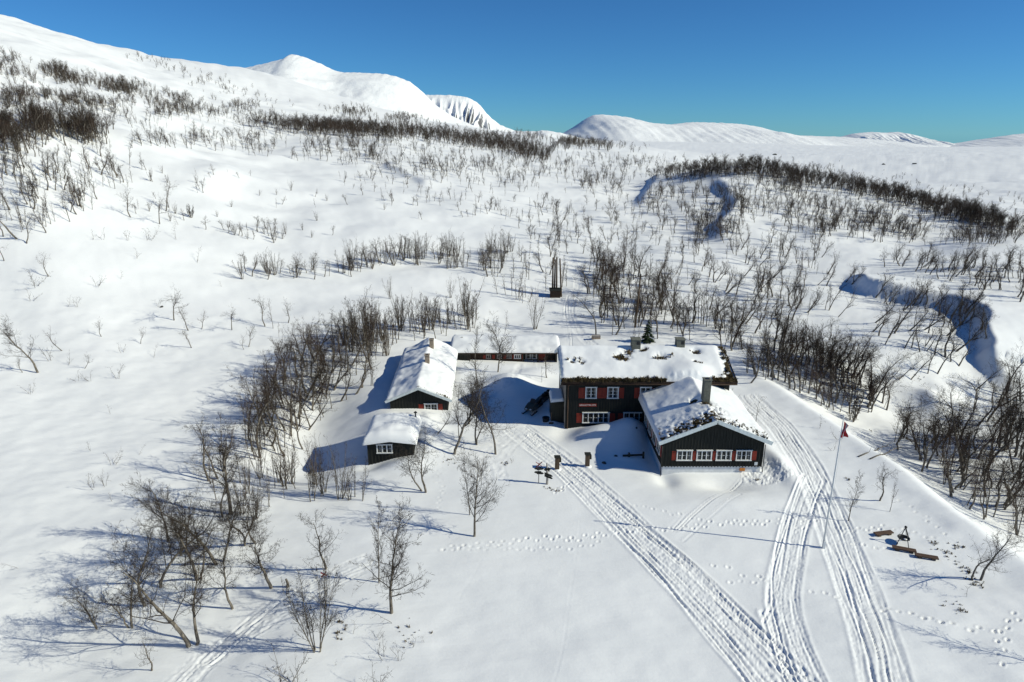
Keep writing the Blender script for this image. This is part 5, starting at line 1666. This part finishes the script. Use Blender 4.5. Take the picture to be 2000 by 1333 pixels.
# woods: outlines of where the trunks stand in the photograph, number, heights in metres, kinds, description
D_ = lambda *k: k
WOODS = [
 ([(478, 880), (500, 790), (545, 735), (610, 690), (690, 690), (745, 715), (715, 765), (655, 815), (610, 850), (580, 905), (500, 915)], 125, 4.2, 6.4, ('slim', 'crooked', 'slim', 'round', 'lean'), 'the thicket left of the long cabin'),
 ([(640, 700), (690, 650), (760, 640), (850, 630), (930, 612), (938, 640), (860, 655), (780, 664), (752, 700), (700, 712)], 115, 4.0, 5.8, ('slim', 'slim', 'slim', 'shrub'), 'the dense row behind the long cabin'),
 ([(450, 1010), (480, 930), (560, 930), (620, 945), (700, 955), (722, 985), (640, 985), (560, 975), (500, 1015)], 34, 3.0, 5.0, ('slim', 'slim', 'slim', 'shrub'), 'the loose stand below the small hut'),
 ([(255, 1130), (300, 1080), (360, 1050), (420, 1060), (410, 1130), (330, 1170)], 7, 3.6, 4.8, ('crooked', 'slim', 'crooked'), 'the foreground grove'),
 ([(390, 960), (440, 900), (480, 900), (470, 960), (420, 1000)], 11, 3.5, 5.0, ('crooked', 'slim'), 'the upper foreground grove'),
 ([(470, 548), (480, 520), (560, 535), (620, 525), (640, 540), (580, 555), (520, 560)], 24, 2.6, 4.0, ('crooked', 'shrub', 'gnarled'), 'the clump above the thicket'),
 ([(640, 540), (700, 510), (780, 500), (835, 500), (830, 522), (740, 520), (690, 545)], 48, 3.6, 5.2, ('slim', 'slim', 'shrub', 'crooked'), 'the dark row above the long cabin'),
 ([(840, 505), (900, 490), (1000, 490), (1015, 520), (960, 530), (870, 525)], 44, 3.4, 4.8, ('slim', 'slim', 'shrub', 'crooked'), 'the row left of the transformer poles'),
 ([(940, 520), (1060, 490), (1112, 520), (1110, 560), (1070, 570), (1020, 600), (960, 570)], 44, 3.4, 5.0, ('slim', 'slim', 'crooked'), 'the loose wood round the transformer poles'),
 ([(1145, 600), (1148, 540), (1160, 500), (1230, 495), (1300, 540), (1340, 600), (1345, 640), (1270, 650), (1180, 640)], 130, 4.2, 6.2, ('slim', 'crooked', 'slim', 'round'), 'the wood behind the lodge'),
 ([(1310, 640), (1360, 615), (1450, 655), (1470, 690), (1420, 690), (1340, 665)], 40, 4.2, 5.8, ('slim', 'round', 'slim', 'crooked'), 'the clump behind the lodge chimneys'),
 ([(1455, 728), (1520, 680), (1600, 695), (1700, 750), (1735, 805), (1690, 828), (1600, 795), (1530, 765)], 140, 3.8, 5.8, ('slim', 'crooked', 'slim', 'round'), 'the thicket right of the lodge'),
 ([(1715, 868), (1790, 850), (1880, 860), (2010, 850), (2010, 1080), (1925, 1020), (1845, 962), (1775, 908)], 105, 4.4, 6.4, ('slim', 'crooked', 'round', 'slim', 'gnarled'), 'the lower right wood'),
 ([(1330, 560), (1480, 500), (1640, 540), (1630, 600), (1560, 640), (1560, 700), (1420, 640)], 105, 3.4, 4.8, ('crooked', 'slim', 'lean'), 'the open birches left of the stream'),
 ([(1640, 545), (1760, 580), (1890, 605), (1930, 660), (1880, 720), (1800, 690), (1700, 650), (1640, 610)], 66, 3.6, 5.2, ('lean', 'crooked', 'slim'), 'the trees along the shaded stream bank'),
 ([(1640, 515), (1700, 500), (2010, 515), (2010, 600), (1920, 570), (1760, 530)], 85, 3.2, 4.4, ('crooked', 'gnarled', 'lean', 'crooked'), 'the row on the flat beyond the stream'),
 ([(1880, 790), (2010, 750), (2010, 840), (1900, 850)], 20, 3.8, 5.6, ('crooked', 'lean', 'slim'), 'the stand below the stream bend'),
 ([(1280, 430), (1450, 470), (1620, 450), (1600, 530), (1450, 500), (1320, 560)], 110, 2.8, 4.2, ('crooked', 'slim'), 'the open birches below the wooded hill'),
 ([(1285, 346), (1340, 328), (1480, 322), (1600, 332), (1690, 356), (1800, 382), (1990, 448), (1985, 466), (1800, 412), (1650, 374), (1450, 342), (1300, 352)], 1700, 2.9, 4.3, ('round', 'crooked', 'round', 'slim'), ''),
 ([(1240, 400), (1300, 362), (1500, 352), (1700, 395), (1990, 472), (1960, 480), (1700, 475), (1500, 440), (1380, 470), (1280, 430)], 820, 2.6, 4.0, ('round', 'crooked', 'slim'), ''),
 ([(480, 243), (620, 243), (850, 256), (1000, 272), (1080, 300), (1060, 318), (950, 292), (800, 272), (600, 262)], 1900, 3.2, 4.6, ('round', 'crooked', 'round', 'slim'), ''),
 ([(1000, 264), (1130, 276), (1260, 290), (1200, 292), (1090, 285)], 320, 3.2, 4.6, ('shrub', 'round'), ''),
 ([(250, 262), (500, 265), (800, 278), (1060, 325), (1060, 365), (900, 350), (700, 330), (500, 300), (280, 285)], 620, 2.2, 3.6, ('round', 'crooked', 'slim'), ''),
 ([(-20, 262), (90, 228), (200, 256), (205, 276), (90, 288), (-20, 305)], 290, 3.8, 5.4, ('round', 'crooked', 'slim'), ''),
 ([(-20, 305), (190, 282), (312, 336), (290, 350), (150, 430), (120, 440), (-20, 470)], 160, 2.8, 4.6, ('crooked', 'slim', 'slim'), 'the upper left wood'),
 ([(-20, 178), (120, 190), (330, 202), (420, 212), (550, 226), (300, 226), (100, 206), (-20, 206)], 500, 1.9, 3.0, ('round', 'crooked', 'shrub'), ''),
 ([(90, 132), (200, 152), (330, 190), (500, 204), (540, 218), (400, 206), (250, 186), (110, 156)], 520, 2.0, 3.0, ('shrub', 'round'), ''),
 ([(-20, 100), (60, 130), (85, 170), (20, 162), (-20, 150)], 110, 2.0, 3.0, ('round', 'shrub'), ''),
 ([(255, 100), (300, 112), (295, 120), (260, 110)], 16, 2.2, 3.2, ('shrub',), ''),
 ([(300, 118), (420, 150), (560, 205), (480, 195), (330, 150)], 110, 1.8, 2.8, ('round', 'shrub'), ''),
 ([(630, 215), (700, 218), (860, 238), (870, 246), (700, 228)], 300, 2.2, 3.4, ('shrub', 'round'), ''),
 ([(0, 205), (540, 226), (560, 245), (480, 245), (250, 262), (200, 250), (0, 225)], 120, 1.8, 3.0, ('slim', 'crooked'), ''),
 ([(220, 340), (480, 330), (700, 400), (860, 420), (830, 455), (500, 480), (230, 420)], 50, 1.2, 2.6, ('crooked', 'slim', 'shrub'), 'the open slope between the woods'),
 ([(430, 450), (500, 440), (580, 462), (560, 475), (470, 475)], 22, 2.0, 3.0, ('crooked', 'shrub', 'gnarled'), 'the clump on the open slope'),
 ([(650, 330), (1050, 360), (1150, 430), (1100, 450), (900, 430), (700, 385)], 130, 1.8, 3.4, ('crooked', 'slim'), ''),
 ([(1000, 400), (1240, 390), (1290, 480), (1100, 500), (1030, 470)], 90, 2.4, 4.0, ('crooked', 'slim', 'round'), 'the scattered birches beside the upper track'),
 ([(1090, 300), (1330, 310), (1300, 340), (1200, 385), (1060, 350)], 300, 2.4, 3.8, ('round', 'crooked', 'slim'), ''),
 ([(1640, 325), (2010, 380), (2010, 440), (1900, 410), (1700, 345)], 80, 1.8, 3.0, ('round', 'shrub'), ''),
 ([(1340, 300), (1700, 320), (1640, 330), (1380, 315)], 24, 1.8, 3.0, ('shrub',), ''),
]
def inside(poly, x, y):
    c = False
    j = len(poly) - 1
    for i in range(len(poly)):
        xi, yi = poly[i]; xj, yj = poly[j]
        if (yi > y) != (yj > y) and x < (xj - xi) * (y - yi) / (yj - yi) + xi:
            c = not c
        j = i
    return c
wr = random.Random(77)
cand = []
for wi, (poly, cnt, h0, h1, kinds, lab) in enumerate(WOODS):
    x0, x1 = min(p[0] for p in poly), max(p[0] for p in poly); y0_, y1_ = min(p[1] for p in poly), max(p[1] for p in poly)
    got = 0; tries = 0
    while got < cnt and tries < cnt * 40:
        tries += 1
        x, y = wr.uniform(x0, x1), wr.uniform(y0_, y1_)
        if not inside(poly, x, y): continue
        # clumps and gaps
        if lab == '':
            crest = cnt >= 1500
            if not crest and float(pnoise(x / 75.0, y / 13.0, 200 + wi)) < -.02 and wr.random() < .93: continue
        elif float(pnoise(x / 45.0, y / 18.0, 200 + wi)) < -.18 and wr.random() < .75: continue
        if lab == '' or wi < 2:
            x += wr.gauss(0, 13 if lab == '' else 7); y += wr.gauss(0, 4.5)
        h = hit(x, y)
        if h is None: continue
        # keep off the houses and the road
        X_, Y_ = h[0], h[1]
        if (MX - 2.5 < X_ < MX + MW + 1 and MY - 1 < Y_ < MY + MD + 1.5) or (LX - 1.0 < X_ < LX + LW + 1 and LY - 1 < Y_ < LY + LD + 1) or (BX - 1 < X_ < BX + BW + 1 and BY - 3 < Y_ < BY + BD + 1.5): continue
        H = wr.uniform(h0, h1) * (wr.uniform(.82, 1.12) if wr.random() < .75 else wr.uniform(.5, .85))
        z = Y_ * CP + (CAM_H - h[2]) * SP
        fx = (x - x0) / (x1 - x0); fy = (y - y0_) / (y1_ - y0_); fh = (H - h0 * .7) / (h1 * 1.1 - h0 * .7)
        cand.append((H / z, wi, h, H, wr.choice(kinds), fx, fy, fh))
        got += 1
cand.sort(key=lambda c: -c[0])
N_IND = 300 - tree_count
counts = {}
stuff_pts = []
for rank, (sz, wi, h, H, sty, fx, fy, fh) in enumerate(cand):
    lab = WOODS[wi][5]
    if rank < N_IND and lab:
        lst = PMESH[sty]; k = wr.randrange(len(lst))
        yaw = wr.uniform(-.7, .7) if sty == 'lean' else wr.uniform(0, 6.28)
        words = {'slim': 'slender ', 'crooked': 'crooked ', 'gnarled': 'gnarled ', 'round': 'round crowned ', 'shrub': 'many stemmed ', 'lean': 'leaning '}
        size = 'tall ' if fh > .7 else ('low ' if fh < .3 else '')
        pos = ('front' if fy > .66 else 'back' if fy < .33 else 'middle') + (' left' if fx < .33 else ' right' if fx > .66 else '')
        pos = 'at the ' + pos + ' of ' if pos != 'middle' else 'amid '
        l2 = size + words[sty] + 'birch ' + pos + lab
        t = place_tree('birch_tree', tuple(h), H, lst[k], 5.0, yaw, l2, 'birch', 'bare birches in ' + lab, .07)
    else:
        stuff_pts.append((h, H, sty))
print('TREES hand', tree_count, 'candidates', len(cand), 'stuff', len(stuff_pts))

# the far birch woods: one object whose points carry birches
src = bpy.data.collections.new('birch_shapes')
SI = {}
names = []
for sty in ('crooked', 'gnarled', 'round', 'slim', 'shrub', 'lean'):
    for k in range(min(2, len(PROTO[sty]))):
        me = tree_joined(PROTO[sty][k], 1.5, M_TWIG2 if k % 2 else M_TWIG)
        nm = 'birch_shape_%02d' % len(names)
        o = bpy.data.objects.new(nm, me)
        src.objects.link(o)
        SI.setdefault(sty, []).append(len(names)); names.append(nm)
P_ = np.array([h for h, H, s in stuff_pts], dtype=np.float32)
S_ = np.array([H / 5.0 for h, H, s in stuff_pts], dtype=np.float32)
I_ = np.array([wr.choice(SI[s]) for h, H, s in stuff_pts], dtype=np.int32)
Rz = np.array([(wr.gauss(0, .08), wr.gauss(0, .08), wr.uniform(-.7, .7) if s == 'lean' else wr.uniform(0, 6.28)) for h, H, s in stuff_pts], dtype=np.float32)
me = bpy.data.meshes.new('birch_woodland')
me.vertices.add(len(P_)); me.vertices.foreach_set('co', P_.ravel())
for nm, ty, arr, key in (('scl', 'FLOAT', S_, 'value'), ('idx', 'INT', I_, 'value'), ('rot', 'FLOAT_VECTOR', Rz.ravel(), 'vector')):
    at_ = me.attributes.new(nm, ty, 'POINT')
    at_.data.foreach_set(key, arr)
wood = link('birch_woodland', me, kind='stuff')
ng = bpy.data.node_groups.new('birch_woodland', 'GeometryNodeTree')
ng.interface.new_socket('Geometry', in_out='INPUT', socket_type='NodeSocketGeometry')
ng.interface.new_socket('Geometry', in_out='OUTPUT', socket_type='NodeSocketGeometry')
gi = ng.nodes.new('NodeGroupInput'); go = ng.nodes.new('NodeGroupOutput')
ci = ng.nodes.new('GeometryNodeCollectionInfo')
ci.inputs['Collection'].default_value = src
ci.inputs['Separate Children'].default_value = True
ci.inputs['Reset Children'].default_value = True
ip = ng.nodes.new('GeometryNodeInstanceOnPoints')
ip.inputs['Pick Instance'].default_value = True
def attr(nm, ty):
    nd = ng.nodes.new('GeometryNodeInputNamedAttribute'); nd.data_type = ty; nd.inputs['Name'].default_value = nm
    return nd.outputs['Attribute']
L = ng.links.new
L(gi.outputs[0], ip.inputs['Points']); L(ci.outputs[0], ip.inputs['Instance'])
L(attr('idx', 'INT'), ip.inputs['Instance Index']); L(attr('rot', 'FLOAT_VECTOR'), ip.inputs['Rotation']); L(attr('scl', 'FLOAT'), ip.inputs['Scale'])
L(ip.outputs[0], go.inputs[0])
md = wood.modifiers.new('birches', 'NODES'); md.node_group = ng

# dark round bush by the flag and one on the left slope
for (px, py, hp, lab) in ((1664, 822, 46, 'dense dark round bush in the thicket behind the flag'), (373, 425, 24, 'small dark round bush on the upper left slope')):
    h, H = top_h(px, py, hp)
    A = make_segs('shrub', px, 0, 2.4, 1.2)
    ms = tree_meshes(A, fat=1.5)
    place_tree('bush', tuple(h), H, ms, 2.4, 0, lab, 'bush')

# small spruce
h, H = top_h(1265, 668, 46)
sp = thing('spruce_tree', tuple(h), 'small dark green spruce behind the lodge roof', 'spruce')
mb = MB(); mb.tube([(0, 0, -.3), (0, 0, H * .98)], [.09, .015], 7); mb.obj('trunk', M_BARK, sp, smooth=True)
mb = MB(); r = random.Random(2)
lay = 17
for i in range(lay):
    f = i / (lay - 1)
    z = .25 + f * (H - .35); rad = (1 - f) ** .85 * H * .30 + .06
    for k in range(int(12 - 5 * f)):
        a = r.uniform(0, 6.28); ln = rad * r.uniform(.7, 1.15)
        ex = (math.cos(a) * ln, math.sin(a) * ln, z - ln * .35 + .1 * ln)
        mid = (math.cos(a) * ln * .55, math.sin(a) * ln * .55, z - ln * .08)
        w = .10 + .12 * (1 - f)
        sx, sy = -math.sin(a) * w, math.cos(a) * w
        mb.add([(0, 0, z + .1), (mid[0] + sx, mid[1] + sy, mid[2] - .06), (ex[0], ex[1], ex[2]), (mid[0] - sx, mid[1] - sy, mid[2] - .06), (mid[0], mid[1], mid[2] + .05)], [(0, 1, 4), (1, 2, 4), (2, 3, 4), (3, 0, 4)])
        for q in range(5):
            t = r.uniform(.3, 1); bx, by, bz = ex[0] * t, ex[1] * t, z + (ex[2] - z) * t
            b = a + r.choice((-1, 1)) * r.uniform(.5, 1.1); l2 = ln * .3
            e2 = (bx + math.cos(b) * l2, by + math.sin(b) * l2, bz - .1 * l2)
            mb.add([(bx, by, bz + .03), (bx + .04, by - .04, bz - .06), e2], [(0, 1, 2)])
mb.obj('crown', M_NEEDLE, sp)
